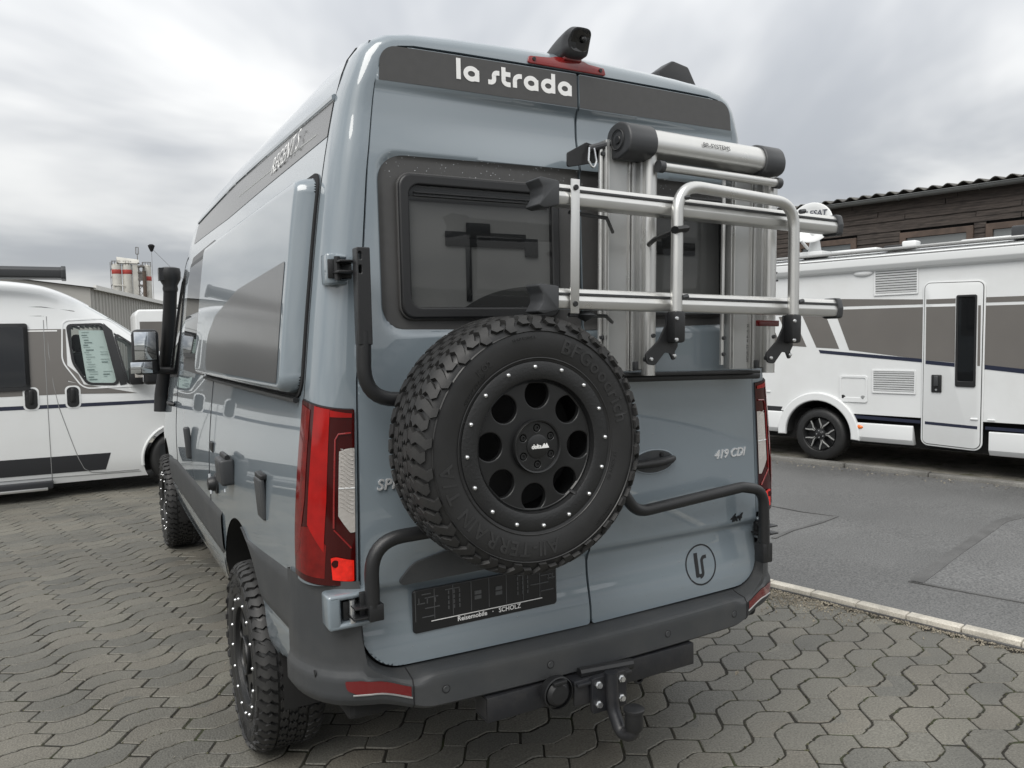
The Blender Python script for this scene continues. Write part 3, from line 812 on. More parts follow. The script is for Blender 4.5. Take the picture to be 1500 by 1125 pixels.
# rain beads on the frames and bumper are too fine to pick apart: one scatter
rr_ = random.Random(21); beads = MB()
def bead(p, r, n):
    n = Vector(n).normalized(); t = n.orthogonal().normalized(); b_ = n.cross(t); ring_ = [p + (t * cos(k * pi / 3) + b_ * sin(k * pi / 3)) * r for k in range(6)]
    mid = [p + (t * cos(k * pi / 3) + b_ * sin(k * pi / 3)) * r * .6 + n * r * .55 for k in range(6)]
    beads.add(ring_ + mid + [p + n * r * .75], [(k, (k + 1) % 6, 6 + (k + 1) % 6, 6 + k) for k in range(6)] + [(6 + k, 6 + (k + 1) % 6, 12) for k in range(6)])
for k in range(520):
    x = rr_.uniform(-.70, .70); z = rr_.choice([rr_.uniform(2.175, 2.235), rr_.uniform(1.70, 2.23), rr_.uniform(.70, 1.6)])
    bead(Vector((x, rear_y(x, z) - (.0018 if z > 1.7 else .0004), z)), rr_.uniform(.0009, .0024), (0, -1, 0))
MT['mirror'] = material('mirror_glass', (.75, .78, .80), .03, 1.0)
MT['gloss_black'] = material('gloss_black', (.006, .006, .007), .08, coat=.6)
MT['water'] = material("water_bead", (.25, .27, .28), .05, spec=.6, coat=1.0)
bo = beads.build('rain_beads', 'water', van, smooth=60); bo["kind"] = "stuff"

# --------------------------------------------------------------- lettering and badges on the rear
def strokes(parts, xh, ox, oz, y, parent, name, mat, w=.27):
    mb = MB()
    for kk, path in enumerate(parts):
        m_ = sweep_flat([(ox + a * xh, oz + b * xh * .80) for a, b in path], w * xh * .94, lambda a, b, d: (a, y - d - kk * .00008, b), 0, .0010)
        mb.add(m_.v, m_.f)
    return mb.build(name, mat, parent, smooth=0)
def L_l(x): return [[(x + .14, 0), (x + .14, 1.46)]], .36
def L_a(x): return [arc(x + .50, .50, .37, 40, 320, 22), [(x + .86, 0), (x + .86, .80)], arc(x + .50, .50, .37, 0, 45, 4)], 1.16
def L_s(x): return [[(x, .135), (x + .16, .135)] + arc(x + .16, .36, .225, -90, 0, 7) + [(x + .385, .62)] + arc(x + .61, .62, .225, 180, 90, 7) + [(x + .74, .845)]], .86
def L_t(x): return [[(x + .14, 1.34), (x + .14, .42)] + arc(x + .42, .42, .28, 180, 270, 7) + [(x + .60, .14)], [(x + .05, .865), (x + .60, .865)]], .74
def L_r(x): return [[(x + .14, 0), (x + .14, .50)] + arc(x + .51, .50, .37, 180, 92, 9) + [(x + .62, .87)]], .78
def L_d(x): return [arc(x + .50, .50, .37, 20, 340, 24), [(x + .86, 0), (x + .86, 1.46)]], 1.16
x_ = 0; letters = []
for fn_, gap_ in ((L_l, .1), (L_a, .42), (L_s, .02), (L_t, .02), (L_r, -.02), (L_a, .04), (L_d, .04), (L_a, 0)):
    p_, w_ = fn_(x_); letters.append(p_); x_ += w_ + gap_
xh_ = .437 / x_
for lp_ in letters: strokes(lp_, xh_, -.455, 2.480, rear_y(-.25, 2.5) - .0016, door_l, 'letter', 'white_txt', .29)
# round badge on the right leaf
def drape(me, x, z, off):
    me.transform(REARF(x, 0, z))
    for v in me.vertices: v.co.y = v.co.y + rear_y(v.co.x, v.co.z) - off
    return me
put(drape(curve_mesh([circle(0, 0, .077, 48), circle(0, 0, .0715, 48)[::-1]], .0012), .522, .786, .001), 'round_emblem', 'black_txt', door_r)
lg = MB()
for path, w_ in (([(.500, .832), (.500, .744)], .017), ([(.4935, .7465), (.520, .7465)], .011),
                 (arc(.512, .757, .0160, -90, 0, 6) + [(.528, .79)] + arc(.5435, .797, .0155, 180, 90, 6) + [(.553, .8125)], .0125)):
    m_ = sweep_flat(path, w_, lambda a, b, d: (a, rear_y(a, b) - d - w_ * .01, b), 0, .0014); lg.add(m_.v, m_.f)
lg.build('emblem_letters', 'black_txt', door_r, smooth=0)
put(drape(text_mesh("419 CDI", .047, .0022, .28, 1.0, .0006), .590, 1.188, .002), 'badge_lettering', 'badge', door_r)
put(text_mesh("4x4", .042, .0016, .5, .88, .0009), 'badge_lettering', 'black_txt', door_r, REARF(.668, rear_y(.7, .94) - .0025, .932))
put(text_mesh("SPRINTER", .046, .0022, .22, 1.05, .0006), 'badge_lettering', 'badge', door_l, REARF(-.762, rear_y(-.7, 1.24) - .004, 1.222))
# door handle on the right leaf
hy = rear_y(.29, 1.2)
put(curve_mesh([[(.290 + .098 * cos(t * pi / 20), 1.208 + .046 * sin(t * pi / 20)) for t in range(40)], [(.290 + .092 * cos(t * pi / 20), 1.208 + .040 * sin(t * pi / 20)) for t in range(40)][::-1]], .006, .002, 2), 'handle_bowl_rim', 'paint', door_r, REARF(0, hy - .002, 0))
hb = MB(); hb.grid(lambda u, v: (.290 + .092 * v * cos(u * 2 * pi), hy - .004 + .0 * v, 1.208 + .040 * v * sin(u * 2 * pi)), 40, 3); hb.build('handle_bowl', 'plastic', door_r)
h_ = MB(); h_.tube([(.190, hy - .012, 1.203), (.22, hy - .026, 1.205), (.30, hy - .030, 1.208), (.355, hy - .022, 1.212), (.378, hy - .010, 1.213)], [.013, .016, .017, .015, .011], 12); h_.build('door_handle', 'black', door_r)
h_ = MB(); h_.disc(.008, 14, (.325, hy - .012, 1.232), 'y', .008); h_.build('lock', 'black', door_r)
# plate housing, holder and lettering on the left leaf
ap = rounded([(-.722, .905), (-.665, .985), (-.50, 1.015), (-.10, 1.03), (-.10, .932), (-.40, .928)], [.012, .10, .2, .01, .01, .01], 6)
decal('plate_lamp_trim', rounded([(-.716, .922), (-.655, .985), (-.50, 1.016), (-.10, 1.03), (-.10, .934)], [.012, .08, .2, .01, .01], 6), .012, 'plastic', door_l, rim=(0, .014, 0))
py_ = rear_y(-.4, .83) - .012
put(curve_mesh([rrect(-.660, -.136, .760, .897, .012)], .010, .003, 2), 'plate_holder', 'plate', door_l, REARF(0, py_, 0))
rb = MB(); rq = random.Random(5)
for x in [-.652 + .064 * i for i in range(9)]: rb.box((x, py_ - .0055, .845), (.0022, .002, .095))
for x0, x1, z in [(-.63, -.60, .880), (-.62, -.575, .868), (-.55, -.50, .882), (-.29, -.20, .882), (-.20, -.15, .868), (-.62, -.57, .835), (-.24, -.17, .842), (-.63, -.59, .808), (-.20, -.15, .815), (-.645, -.62, .852), (-.175, -.145, .855)]:
    rb.box(((x0 + x1) / 2, py_ - .0055, z), (x1 - x0, .003, .0028))
for x in [-.640, -.612, -.585, -.17, -.155]: rb.box((x, py_ - .0055, .86), (.003, .003, .02))
for cx in (-.52, -.27):
    for r_i in range(4):
        for c_i in range(3): rb.box((cx + (c_i - 1) * .019, py_ - .0055, .872 - r_i * .016), (.004, .003, .011))
for cx in (-.436, -.360):
    for dz in (.008, -.008):
        rb.box((cx, py_ - .0055, .846 + dz), (.024, .0035, .012))
rb.build('plate_holder_ribs', 'plate_rib', door_l, smooth=0)["kind"] = "stuff"
b = MB(); b.box((-.398, py_ - .0065, .7915), (.405, .001, .0024)); b.build('plate_line', 'white_txt', door_l, smooth=0)
put(text_mesh("Reisemobile   ·   SCHOLZ", .0212, .0004, 0, 1.02, .0003, 'CENTER'), 'plate_lettering', 'white_txt', door_l, REARF(-.395, py_ - .0068, .7735))

# --------------------------------------------------------------- tail lights
def lamp_patch(loop, sg, off, cell=.05):
    """loop in (s, i) on the corner post surface"""
    return clip_patch(loop, lambda s, i: ring_pt(i, s, sg, off), .07, 1.0)
def zi(z): return (z - .58) / .046
for sg in (-1, 1):
    lp = rounded([(.005, zi(.966)), (.985, zi(.944)), (.985, zi(1.462)), (.005, zi(1.497))], .0)
    tl = lamp_patch(lp, sg, .006).build('tail_light', 'red_dark', van, smooth=50)
    lamp_patch([(.02, zi(1.02)), (.16, zi(1.06)), (.26, zi(1.20)), (.26, zi(1.47)), (.02, zi(1.485))], sg, .0075).build('side_marker', 'red_mid', tl, smooth=50)
    lamp_patch([(.34, zi(1.13)), (.62, zi(1.05)), (.655, zi(1.20)), (.655, zi(1.470)), (.36, zi(1.482))], sg, .0085).build('light_bar', 'red', tl, smooth=50)
    lamp_patch([(.03, zi(.985)), (.62, zi(.972)), (.655, zi(1.07)), (.40, zi(1.125)), (.10, zi(1.12))], sg, .0072).build('light_bar', 'red_mid', tl, smooth=50)
    lamp_patch([(.66, zi(1.448)), (.96, zi(1.440)), (.96, zi(1.452)), (.66, zi(1.468))], sg, .0085).build('light_bar', 'red', tl, smooth=50)
    lamp_patch(rounded([(.815, zi(1.155)), (.982, zi(1.085)), (.982, zi(1.355)), (.815, zi(1.345))], [.05, .02, .05, .05], 4), sg, .0095).build('reversing_lamp', 'lens', tl, smooth=50)
    b = MB()
    for z in [1.172 + .012 * k for k in range(15)]:
        b.tube([ring_pt(zi(z + .012 * cos(t * pi / 6)), .83 + .14 * t / 6, sg, .0105) for t in range(7)], .0011, 5)
    b.build('lens_rib', 'lens', tl); 
    b = MB(); b.tube([ring_pt(zi(1.236), .815, sg, .0105), ring_pt(zi(1.232), .98, sg, .0105)], .0022, 6); b.build('lens_divider', 'white_pl', tl)
    lamp_patch(rounded([(.735, zi(.968)), (.970, zi(.955)), (.970, zi(1.018)), (.715, zi(1.042))], [.04, .02, .02, .05], 4), sg, .0100).build('rear_fog_lamp', 'red_hot', tl, smooth=50)
    b = MB(); b.lathe([(.0002, -.0)] + [(.011, -.0), (.011, .003), (.006, .004), (.0002, .004)], 14, ring_pt(zi(1.015), .775, sg, .012), 'y'); b.build('bulb_cap', 'red_dark', tl)
    b = MB(); b.tube([ring_pt(zi(z), .76, sg, .0085) for z in (1.12, 1.2, 1.3, 1.38)] + [ring_pt(zi(1.395), .80, sg, .0085), ring_pt(zi(1.395), .95, sg, .0085)], .003, 6); b.tube([ring_pt(zi(1.115), .76, sg, .0085), ring_pt(zi(1.055), .95, sg, .0085)], .003, 6); b.build('light_guide', 'redbase', tl)
    # outline gap round the lamp
    b = MB(); q_ = [ring_pt(zi(lerp(.966, 1.497, t / 12)), .004, sg, .001) for t in range(13)] + [ring_pt(zi(lerp(1.497, 1.462, t / 8)), t / 8 * .98, sg, .002) for t in range(1, 9)]
    b.tube(q_, .0035, 6); q_ = [ring_pt(zi(lerp(.966, .944, t / 8)), .004 + t / 8 * .98, sg, .002) for t in range(9)]; b.tube(q_, .0035, 6); b.build('lamp_gap', 'gap', tl)

# --------------------------------------------------------------- bumper
PLAN = [Vector((x, -.088 + .030 * (x / .70) ** 2)) for x in [0, .1, .2, .3, .4, .5, .58, .64, .70]]
PLAN += [Vector(p) for p in [(.76, -.046), (.81, -.032), (.86, -.010), (.905, .022), (.94, .065), (.966, .115), (.982, .165), (.990, .21), (.992, .262)]]
CPR = [(.16, .535), (.05, .537), (.012, .543), (.0, .553), (.0, .634), (.002, .643), (.012, .6485), (.085, .658)]
KPR = [(.16, .570), (.05, .572), (.016, .582), (.0, .606), (.0, .668), (.010, .692), (.010, .80), (.012, .962)]
def contour_z(x):
    x = abs(x)
    if x < .698: return DB - .004
    if x >= .822: return .80
    return DB + .121 - sqrt(max(.125 ** 2 - (x - .698) ** 2, 0))
def bump_pt(s, q, off=0.0):
    """s: index along the half plan (sign = side), q: index up the profile"""
    sg = -1 if s < 0 else 1; s = abs(s); i = min(int(s), len(PLAN) - 2); t = s - i
    p = PLAN[i].lerp(PLAN[i + 1], t); a = PLAN[max(i - 1, 0)] if t < .5 else PLAN[i]; b_ = PLAN[min(i + 2, len(PLAN) - 1)] if t >= .5 else PLAN[i + 1]
    d = (b_ - a).normalized(); n_ = Vector((d.y, -d.x))
    if i == 0 and t < .5: n_ = Vector((0, -1))
    k = sst(.62, .80, p.x); j = min(int(q), 6); f = q - j
    c0, c1 = CPR[j], CPR[j + 1]; k0, k1 = KPR[j], KPR[j + 1]
    ins = lerp(lerp(c0[0], c1[0], f), lerp(k0[0], k1[0], f), k); z = lerp(lerp(c0[1], c1[1], f), lerp(k0[1], k1[1], f), k)
    if p.x < .83:
        zt = contour_z(p.x) - .001; z0 = lerp(CPR[7][1], KPR[7][1], k); base = lerp(.60, .66, k)
        if z > base: z = base + (z - base) * (zt - base) / (z0 - base)
    pp = p - n_ * (ins - off)
    if p.x < .83 and q > 6:
        e_ = Vector((min(p.x, .823), rear_y(p.x, zt) + .012)); pp = pp.lerp(e_, f)
    return Vector((sg * pp.x, pp.y, z))
bm_ = MB(); NB = len(PLAN) - 1
for sg in (-1, 1):
    bm_.grid(lambda u, v, sg=sg: bump_pt(sg * max(u * NB, 1e-6), v * 7), 60, 28)
bump_o = bm_.build('rear_bumper', 'plastic', van, smooth=45)
for sg in (-1, 1):
    b = clip_patch(rounded([(7.95, 3.34), (10.8, 3.30), (11.35, 3.5), (11.45, 3.95), (7.95, 3.98)], [.0, .4, .3, .1, 0], 4), lambda s, q, sg=sg: bump_pt(sg * s, q, .004), .3, .3, rim=None)
    b.build('rear_reflector', 'red_matte', bump_o, smooth=50)
    b = MB(); b.tube([bump_pt(sg * s, lerp(3.29, 3.25, (s - 7.9) / 3.1), .004) for s in [7.9 + .31 * k for k in range(11)]], .0028, 6); b.build('reflector_trim', 'alu_flat', bump_o)
    b = MB(); b.tube([bump_pt(sg * 7.82, q, .0006) for q in [2.2 + .2 * k for k in range(24)]], .0022, 6); b.build('bumper_seam', 'gap', bump_o)
for s in (-6.1, -2.2, 2.75, 6.6):
    p = bump_pt(s, 3.55, .0); b = MB(); b.lathe([(.0002, -.002), (.0095, -.0025), (.011, -.001), (.011, .004)], 18, p, 'y'); b.build('parking_sensor', 'plastic', bump_o)
    b = MB(); b.lathe([(.0112, -.001), (.0132, -.0012), (.0132, .004)], 18, p, 'y'); b.build('sensor_ring', 'gap', bump_o)
p = bump_pt(-13.4, 4.2, .001); b = MB(); b.disc(.010, 16, p - Vector((.001, 0, 0)), 'x', .003); b.build('parking_sensor', 'black', bump_o)

# --------------------------------------------------------------- side cladding, sill, seams, windows (both sides)
for sg in (-1, 1):
    def clad(y0, y1, zt0, zt1, zb0, zb1, name='side_cladding', mat='plastic', off=.012, cut=None):
        def f(u, v):
            y = lerp(y0, y1, u); zt = lerp(zt0, zt1, u); zb = lerp(zb0, zb1, u)
            if cut:
                cy, cz, r = cut
                if abs(y - cy) < r: zb = max(zb, cz + sqrt(r * r - (y - cy) ** 2)); zt = max(zt, zb + .002)
            z = lerp(zb, zt, v); o_ = off * min(1, sqrt(max(0, 1 - (2 * v - 1) ** 6)) + .0)
            return side(y, z, o_ - .002, sg)
        mb = MB(); mb.grid(f, 24, 10); return mb.build(name, mat, van, smooth=50)
    clad(.225, 1.07, .952, .885, .735, .69, cut=(ARCH[0][0], ARCH[0][1], ARCH[0][2]))
    clad(1.60, 3.62, .885, .870, .66, .64, cut=ARCH[0])
    clad(3.62, 4.34, .870, .80, .64, .62, cut=ARCH[1])
    # painted sill below
    clad(.255, .72, .738, .70, .645, .525, 'side_skirt', 'paint', .004)
    clad(1.66, 4.27, .662, .625, .495, .46, 'side_skirt', 'paint', .004)
    sm = MB(); sm.tube([side(1.965, z, .0, sg) for z in [.66 + .04 * k for k in range(22)]], .0026, 5); sm.build('panel_seam', 'gap', van)
    sm = MB(); sm.tube([side(3.60, z, .0, sg) for z in [.66 + .04 * k for k in range(19)]] + [side(3.62 + .08 * k, 2.28 - .002 * k * k, .0, sg) for k in range(1, 6)] + [side(4.1 + .1 * k, 2.18 - .10 * k, 0, sg) for k in range(1, 6)], .0026, 5); sm.build('panel_seam', 'gap', van)
    sm = MB(); sm.tube([side(.26, z, .004, sg) for z in [.60 + .03 * k for k in range(13)]], .0028, 5); sm.build('panel_seam', 'gap', van)
    # grey roofline stripe with its raised beads
    st = [(.176, 2.258), (1.95, 2.300), (3.42, 2.300), (3.36, 2.455), (1.85, 2.462), (.176, 2.410)]
    clip_patch(st, lambda y, z, sg=sg: side(y, z, .0016, sg), .06, .03).build('roofline_stripe', 'decal_side', van, smooth=40)
    for z0, z1, r_ in ((2.420, 2.473, .011),):
        b = MB(); b.tube([side(y, interp([(.17, z0), (1.9, z1), (3.4, z1)], y), .000, sg) for y in [.175 + .1 * k for k in range(33)]], r_, 6); b.build('roofline_bead', 'paint', van)
    b = MB(); b.tube([side(y, interp([(.17, 2.335), (1.8, 2.375)], y), .001, sg) for y in [.32 + .1 * k for k in range(15)]], .0035, 5); b.build('stripe_line', 'white_pl', van)
    # side window with surround
    clip_patch(rounded([(2.30, 1.495), (3.34, 1.50), (3.34, 2.235), (2.30, 2.24)], .05), lambda y, z, sg=sg: side(y, z, .0018, sg), .06, .04).build('window_surround', 'decal', van, smooth=40)
    wf_ = clip_patch(rrect(2.40, 3.27, 1.590, 2.185, .05), lambda y, z, sg=sg: side(y, z, .016, sg), .06, .04, rim=(-sg * .016, 0, 0)).build('side_window', 'black', van, smooth=40)
    clip_patch(rrect(2.425, 3.245, 1.615, 2.160, .04), lambda y, z, sg=sg: side(y, z, .0185, sg), .06, .04).build('window_pane', 'glass_dark', wf_, smooth=40)
    cw = clip_patch(rounded([(3.66, 1.44), (4.82, 1.40), (4.86, 1.50), (4.42, 2.02), (4.20, 2.14), (3.66, 2.16)], [.05, .05, .08, .2, .1, .05]), lambda y, z, sg=sg: side(y, z, .004, sg), .05, .04, rim=(-sg * .004, 0, 0))
    cwo = cw.build('cab_window', 'gap', van, smooth=40)
    clip_patch(rounded([(3.68, 1.46), (4.80, 1.42), (4.84, 1.50), (4.41, 2.01), (4.20, 2.12), (3.68, 2.14)], [.05, .05, .08, .2, .1, .05]), lambda y, z, sg=sg: side(y, z, .008, sg), .05, .04).build('window_pane', 'glass_dark', cwo, smooth=40)
    dh = MB(); dh.tube([side(3.70, 1.245, .008, sg), side(3.72, 1.25, .035, sg), side(3.88, 1.25, .035, sg), side(3.90, 1.245, .008, sg)], .013, 10); dh.build('door_handle', 'black', van)
    # front wing marker
    b = MB(); b.box(side(5.02, 1.225, .004, sg), (.012, .07, .035)); b.build('side_marker', 'orange', van, bevel=.004)
    # mirror
    mi = MB(); mi.box(side(4.80, 1.61, .225, sg), (.20, .14, .37)); mo = mi.build('door_mirror', 'black', van, bevel=.045, seg=4)
    b = MB(); b.tube([side(4.86, 1.45, .0, sg), side(4.86, 1.46, .18, sg)], .03, 10); b.build('mirror_arm', 'black', mo)
    b = MB(); b.box(side(4.727, 1.660, .225, sg), (.16, .004, .225)); b.build('mirror_glass', 'mirror', mo, bevel=.001)
    b = MB(); b.box(side(4.727, 1.485, .225, sg), (.16, .004, .090)); b.build('mirror_glass', 'mirror', mo, bevel=.001)
# sleeping-width pod on both sides
for sg in (-1, 1):
    y0, y1, z0, z1, rr = .205, 2.235, 1.512, 2.185, .055
    def pod(y, z, sg=sg, ex=0.0):
        dy = max(abs(y - (y0 + y1) / 2) - ((y1 - y0) / 2 - rr), 0); dz = max(abs(z - (z0 + z1) / 2) - ((z1 - z0) / 2 - rr), 0)
        d = rr - sqrt(dy * dy + dz * dz)
        t = min(1, max(0, d / .026)); o_ = .062 * sqrt(max(0, 1 - (1 - t) ** 2.4))
        return side(y, z, o_ + ex + .004, sg)
    gk = clip_patch(rrect(y0 - .022, y1 + .012, z0 - .014, z1 + .014, rr + .012), lambda y, z, sg=sg: side(y, z, .006, sg), .08, .08, rim=(-sg * .006, 0, 0)); gk.build('pod_gasket', 'gap', van, smooth=40)
    fine_ = MB()
    lpod = rrect(y0, y1, z0, z1, rr, 10)
    pd = clip_patch(lpod, pod, .010, .0085, rim=(-sg * .012, 0, 0)).build('side_pod', 'paint', van, smooth=60)
    dl = rounded([(.262, 1.545), (1.80, 1.548), (1.80, 1.70), (1.58, 1.800), (1.05, 1.885), (.262, 1.925)], [.01, .05, .10, .3, .5, .01], 8)
    clip_patch(dl, lambda y, z: pod(y, z, ex=.0016), .03, .02).build('pod_decal', 'decal_side', pd, smooth=60)
    b = MB(); b.tube([side(y, z0 - .02, .012, sg) for y in (.22, .8, 1.4, 2.2)], .010, 6); b.build('drip_rail', 'black', pd)
# small fittings on the left side
def blk(name, mat, y, z, dy, dz, dx, bev=.006, off=0.0, tilt=0):
    b = MB(); c = side(y, z, dx / 2 + off - .003); b.box(c, (dx, dy, dz), (0, radians(-4), tilt)); return b.build(name, mat, van, bevel=bev, seg=3)
blk('shore_power_flap', 'plastic', .650, 1.115, .105, .150, .020, .008)
o_ = blk('shore_power_flap_top', 'black', .650, 1.196, .105, .020, .026, .006)
so = blk('outdoor_socket', 'cap', 1.30, 1.125, .150, .115, .060, .014)
b = MB(); b.tube([side(1.23, 1.188, .03), side(1.37, 1.188, .03)], .012, 8); b.build('socket_hinge', 'black', so)
blk('grab_bar', 'cap', 2.74, 1.085, .05, .190, .035, .012)
blk('keyhole_cover', 'black', 1.87, 1.16, .09, .05, .01, .004)
b = MB(); c = side(1.72, 1.0, .012); b.lathe([(.0002, -.03), (.028, -.03), (.036, -.012), (.036, .0), (.05, .004), (.05, .016)], 20, c, 'x'); b.build('water_inlet', 'black', van)
b = MB(); b.tube([side(1.70, .955, .03), side(1.74, 1.045, .03)], .006, 6); b.build('inlet_clip', 'chrome', van)
put(text_mesh("REGENT S", .098, .0006, .35, 1.05, -.0009), 'side_lettering', 'white_txt', van, frame(side(.98, 2.330, .0035), (0, -1, .025), (.20, 0, .98), (-1, 0, 0)))
# snorkel up the left screen pillar
sp_ = [side(5.22, 1.20, .02), side(5.16, 1.38, .06), side(5.10, 1.60, .10), side(4.98, 1.86, .12), side(4.86, 2.05, .12), side(4.80, 2.16, .12)]
sp_ = [Vector((-.965, 5.0, 1.10)), Vector((-.955, 5.0, 1.24)), Vector((-.925, 4.98, 1.42)), Vector((-.890, 4.90, 1.70)), Vector((-.872, 4.82, 1.95)), Vector((-.865, 4.76, 2.12))]
b = MB(); b.tube(fillet(sp_, .2), .053, 14); sn = b.build('snorkel', 'black', van)
tp_ = sp_[-1]
b = MB(); b.lathe([(.0002, 0), (.055, 0), (.06, .02), (.056, .05), (.082, .10), (.086, .16), (.080, .19), (.05, .20), (.0002, .20)], 22, tp_ - Vector((0, 0, .02)), 'z'); b.box(tp_ + Vector((-.055, -.01, .12)), (.06, .11, .10)); b.build('snorkel_head', 'black', sn)
# windscreen, bonnet grille hint
ws = MB()
ws.grid(lambda u, v: (lambda p: p + Vector((0, .006, .008)))(Vector((lerp(-.72, .72, v) * (1 - .12 * (1 - u)), lerp(4.28, 5.06, u), 0)) + Vector((0, 0, van_H(lerp(4.28, 5.06, u)) - .03 * (abs(2 * v - 1)) ** 2.5))), 12, 12); wso = ws.build('windscreen', 'gap', van); wg = MB(); wg.add([Vector(v) + Vector((0, .003, .004)) for v in ws.v], ws.f); wg.build('window_pane', 'glass_dark', wso)
gl_ = MB(); gl_.box((0, 5.86, .80), (1.0, .03, .16)); gl_.build('grille', 'black', van, bevel=.01)
fb = MB(); fb.grid(lambda u, v: Vector((lerp(-.93, .93, u), 5.80 + .14 * (1 - (2 * u - 1) ** 4) - .03 * v, lerp(.42, .72, v))), 24, 3); fb.build('front_bumper', 'plastic', van)
for sg in (-1, 1):
    b = MB(); b.box((sg * .66, 5.74, 1.0), (.30, .14, .16)); b.build('headlight', 'lens', van, bevel=.03)

# --------------------------------------------------------------- roof fittings
lb = MB(); lb.prism(rounded([(-.196, 2.568), (.118, 2.568), (.110, 2.592), (.045, 2.597), (.025, 2.604), (-.085, 2.604), (-.110, 2.597), (-.188, 2.592)], .006, 3), lambda a, b, d: (a, d, b), .028, .075)
hl = lb.build('high_brake_light', 'redbase', van, smooth=35, bevel=.003)
for x in (-.172, .094):
    b = MB(); b.lathe([(.0002, .024), (.006, .024), (.007, .029)], 12, (x, 0, 2.583), 'y'); b.build('screw', 'black', hl)
cm = MB()
def cam_pt(u, v):
    t = u; y_ = -.012 + .20 * t; dome = min(1, sqrt(max(0, 1 - (1 - min(t / .18, 1)) ** 2)) * .22 + .80) * (1 - .12 * t)
    hh_ = .046 * dome * (1 - .62 * t * t); w_ = .052 * dome; cz_ = 2.647 - .040 * t * t; a = v * 2 * pi
    sx = abs(cos(a)) ** .62 * (1 if cos(a) >= 0 else -1); sz = abs(sin(a)) ** .62 * (1 if sin(a) >= 0 else -1)
    return Vector((-.022 + w_ * sx, y_ - .030 * max(0, sz) * (1 - t), cz_ + hh_ * sz))
cm.grid(cam_pt, 12, 32)
cm.add([cam_pt(0, k / 32) for k in range(32)], [tuple(range(32))]); cm.add([cam_pt(1, k / 32) for k in range(32)], [tuple(range(32))])
co_ = cm.build('reversing_camera', 'cap', van, smooth=50)
b = MB(); b.add([cam_pt(0, k / 32) * .0 + Vector((-.022 + (cam_pt(0, k / 32).x + .022) * .86, cam_pt(0, k / 32).y - .0025, 2.647 + (cam_pt(0, k / 32).z - 2.647) * .86)) for k in range(32)], [tuple(range(32))]); b.build('camera_face', 'gloss_black', co_, smooth=0)
b = MB(); b.lathe([(.0002, -.010), (.006, -.009), (.010, -.004), (.010, .004)], 16, (-.012, -.028, 2.652), 'y'); b.build('camera_lens', 'rim', co_)
b = MB(); b.box((-.022, .07, 2.606), (.07, .10, .02)); b.build('camera_foot', 'redbase', co_, bevel=.004)
aw = MB()
aw.prism(rounded([(.545, 2.625), (.575, 2.725), (.64, 2.768), (.712, 2.758), (.762, 2.68), (.74, 2.615), (.65, 2.610)], .02, 4), lambda a, b, d: (a, d, b), .36, 3.6)
ao = aw.build('awning', 'cap', van, smooth=40)
b = MB(); b.prism(rounded([(.535, 2.620), (.57, 2.732), (.64, 2.780), (.722, 2.766), (.775, 2.68), (.75, 2.605), (.65, 2.60)], .02, 4), lambda a, b, d: (a, d, b), .285, .36); b.build('awning_end_cap', 'black', ao, bevel=.01)

# ================================================================== off-road wheels (axis = local Y, outer face towards -Y)
TP = [(.222, -.090), (.236, -.108), (.252, -.117), (.285, -.1245), (.315, -.1265), (.338, -.1235), (.355, -.116), (.366, -.104), (.3705, -.088), (.3722, -.055), (.3728, 0)]
TPF = TP + [(r, -y) for r, y in TP[-2::-1]]
def tyre_curve():
    P = [Vector(p) for p in TPF]; s = [0]
    for a, b in zip(P, P[1:]): s.append(s[-1] + (b - a).length)
    return P, s
TPP, TPS = tyre_curve()
def tpt(s, th, h):
    s = min(max(s, 0), TPS[-1]); i = 0
    while i < len(TPS) - 2 and TPS[i + 1] < s: i += 1
    t = (s - TPS[i]) / (TPS[i + 1] - TPS[i]); p = TPP[i].lerp(TPP[i + 1], t)
    d0 = (TPP[min(i + 1, len(TPP) - 1)] - TPP[max(i - 1, 0)]).normalized(); d1 = (TPP[min(i + 2, len(TPP) - 1)] - TPP[i]).normalized(); d = d0.lerp(d1, t).normalized()
    n_ = Vector((-d.y, d.x)); n_ = n_ if n_.dot(p - Vector((.30, 0))) > 0 else -n_
    p = p + n_ * h
    return Vector((p.x * sin(th), p.y, p.x * cos(th)))
def s_at(k): return TPS[k]
def lug(mb, ss, zl, zr, h, th0):
    """strip block: s samples with left and right angles"""
    n = len(ss); V = []
    for s, a, b in zip(ss, zl, zr):
        V += [tpt(s, th0 + a, -.001), tpt(s, th0 + b, -.001), tpt(s, th0 + a * .93 + b * .07, h), tpt(s, th0 + b * .93 + a * .07, h)]
    F = []
    for i in range(n - 1):
        o_, q = i * 4, i * 4 + 4
        F += [(o_ + 2, o_ + 3, q + 3, q + 2), (o_, o_ + 2, q + 2, q), (o_ + 1, q + 1, q + 3, o_ + 3)]
    F += [(0, 1, 3, 2), (4 * n - 4, 4 * n - 2, 4 * n - 1, 4 * n - 3)]
    mb.add(V, F)
NL = 26; PT = 2 * pi / NL
S_SH, S_TR = s_at(6), s_at(8)
def shoulder(mb, kind, th0, mirror=False):
    s0 = s_at(5) + .002 if kind == 0 else s_at(5) + .016; s1 = s_at(9) - .004
    ss = [lerp(s0, s1, t / 6) for t in range(7)]
    zg = [0, -.020, .014, .034, .012, .040, .050] if kind == 0 else [.016, -.004, .024, .040, .014, .046, .058]
    w = PT * .372
    L_ = [z - w / 2 * (.86 if i == 0 else 1) for i, z in enumerate(zg)]; R_ = [z + w / 2 * (.86 if i == 0 else 1) for i, z in enumerate(zg)]
    if mirror: ss = [TPS[-1] - s for s in ss]
    lug(mb, ss, L_, R_, .0120, th0)
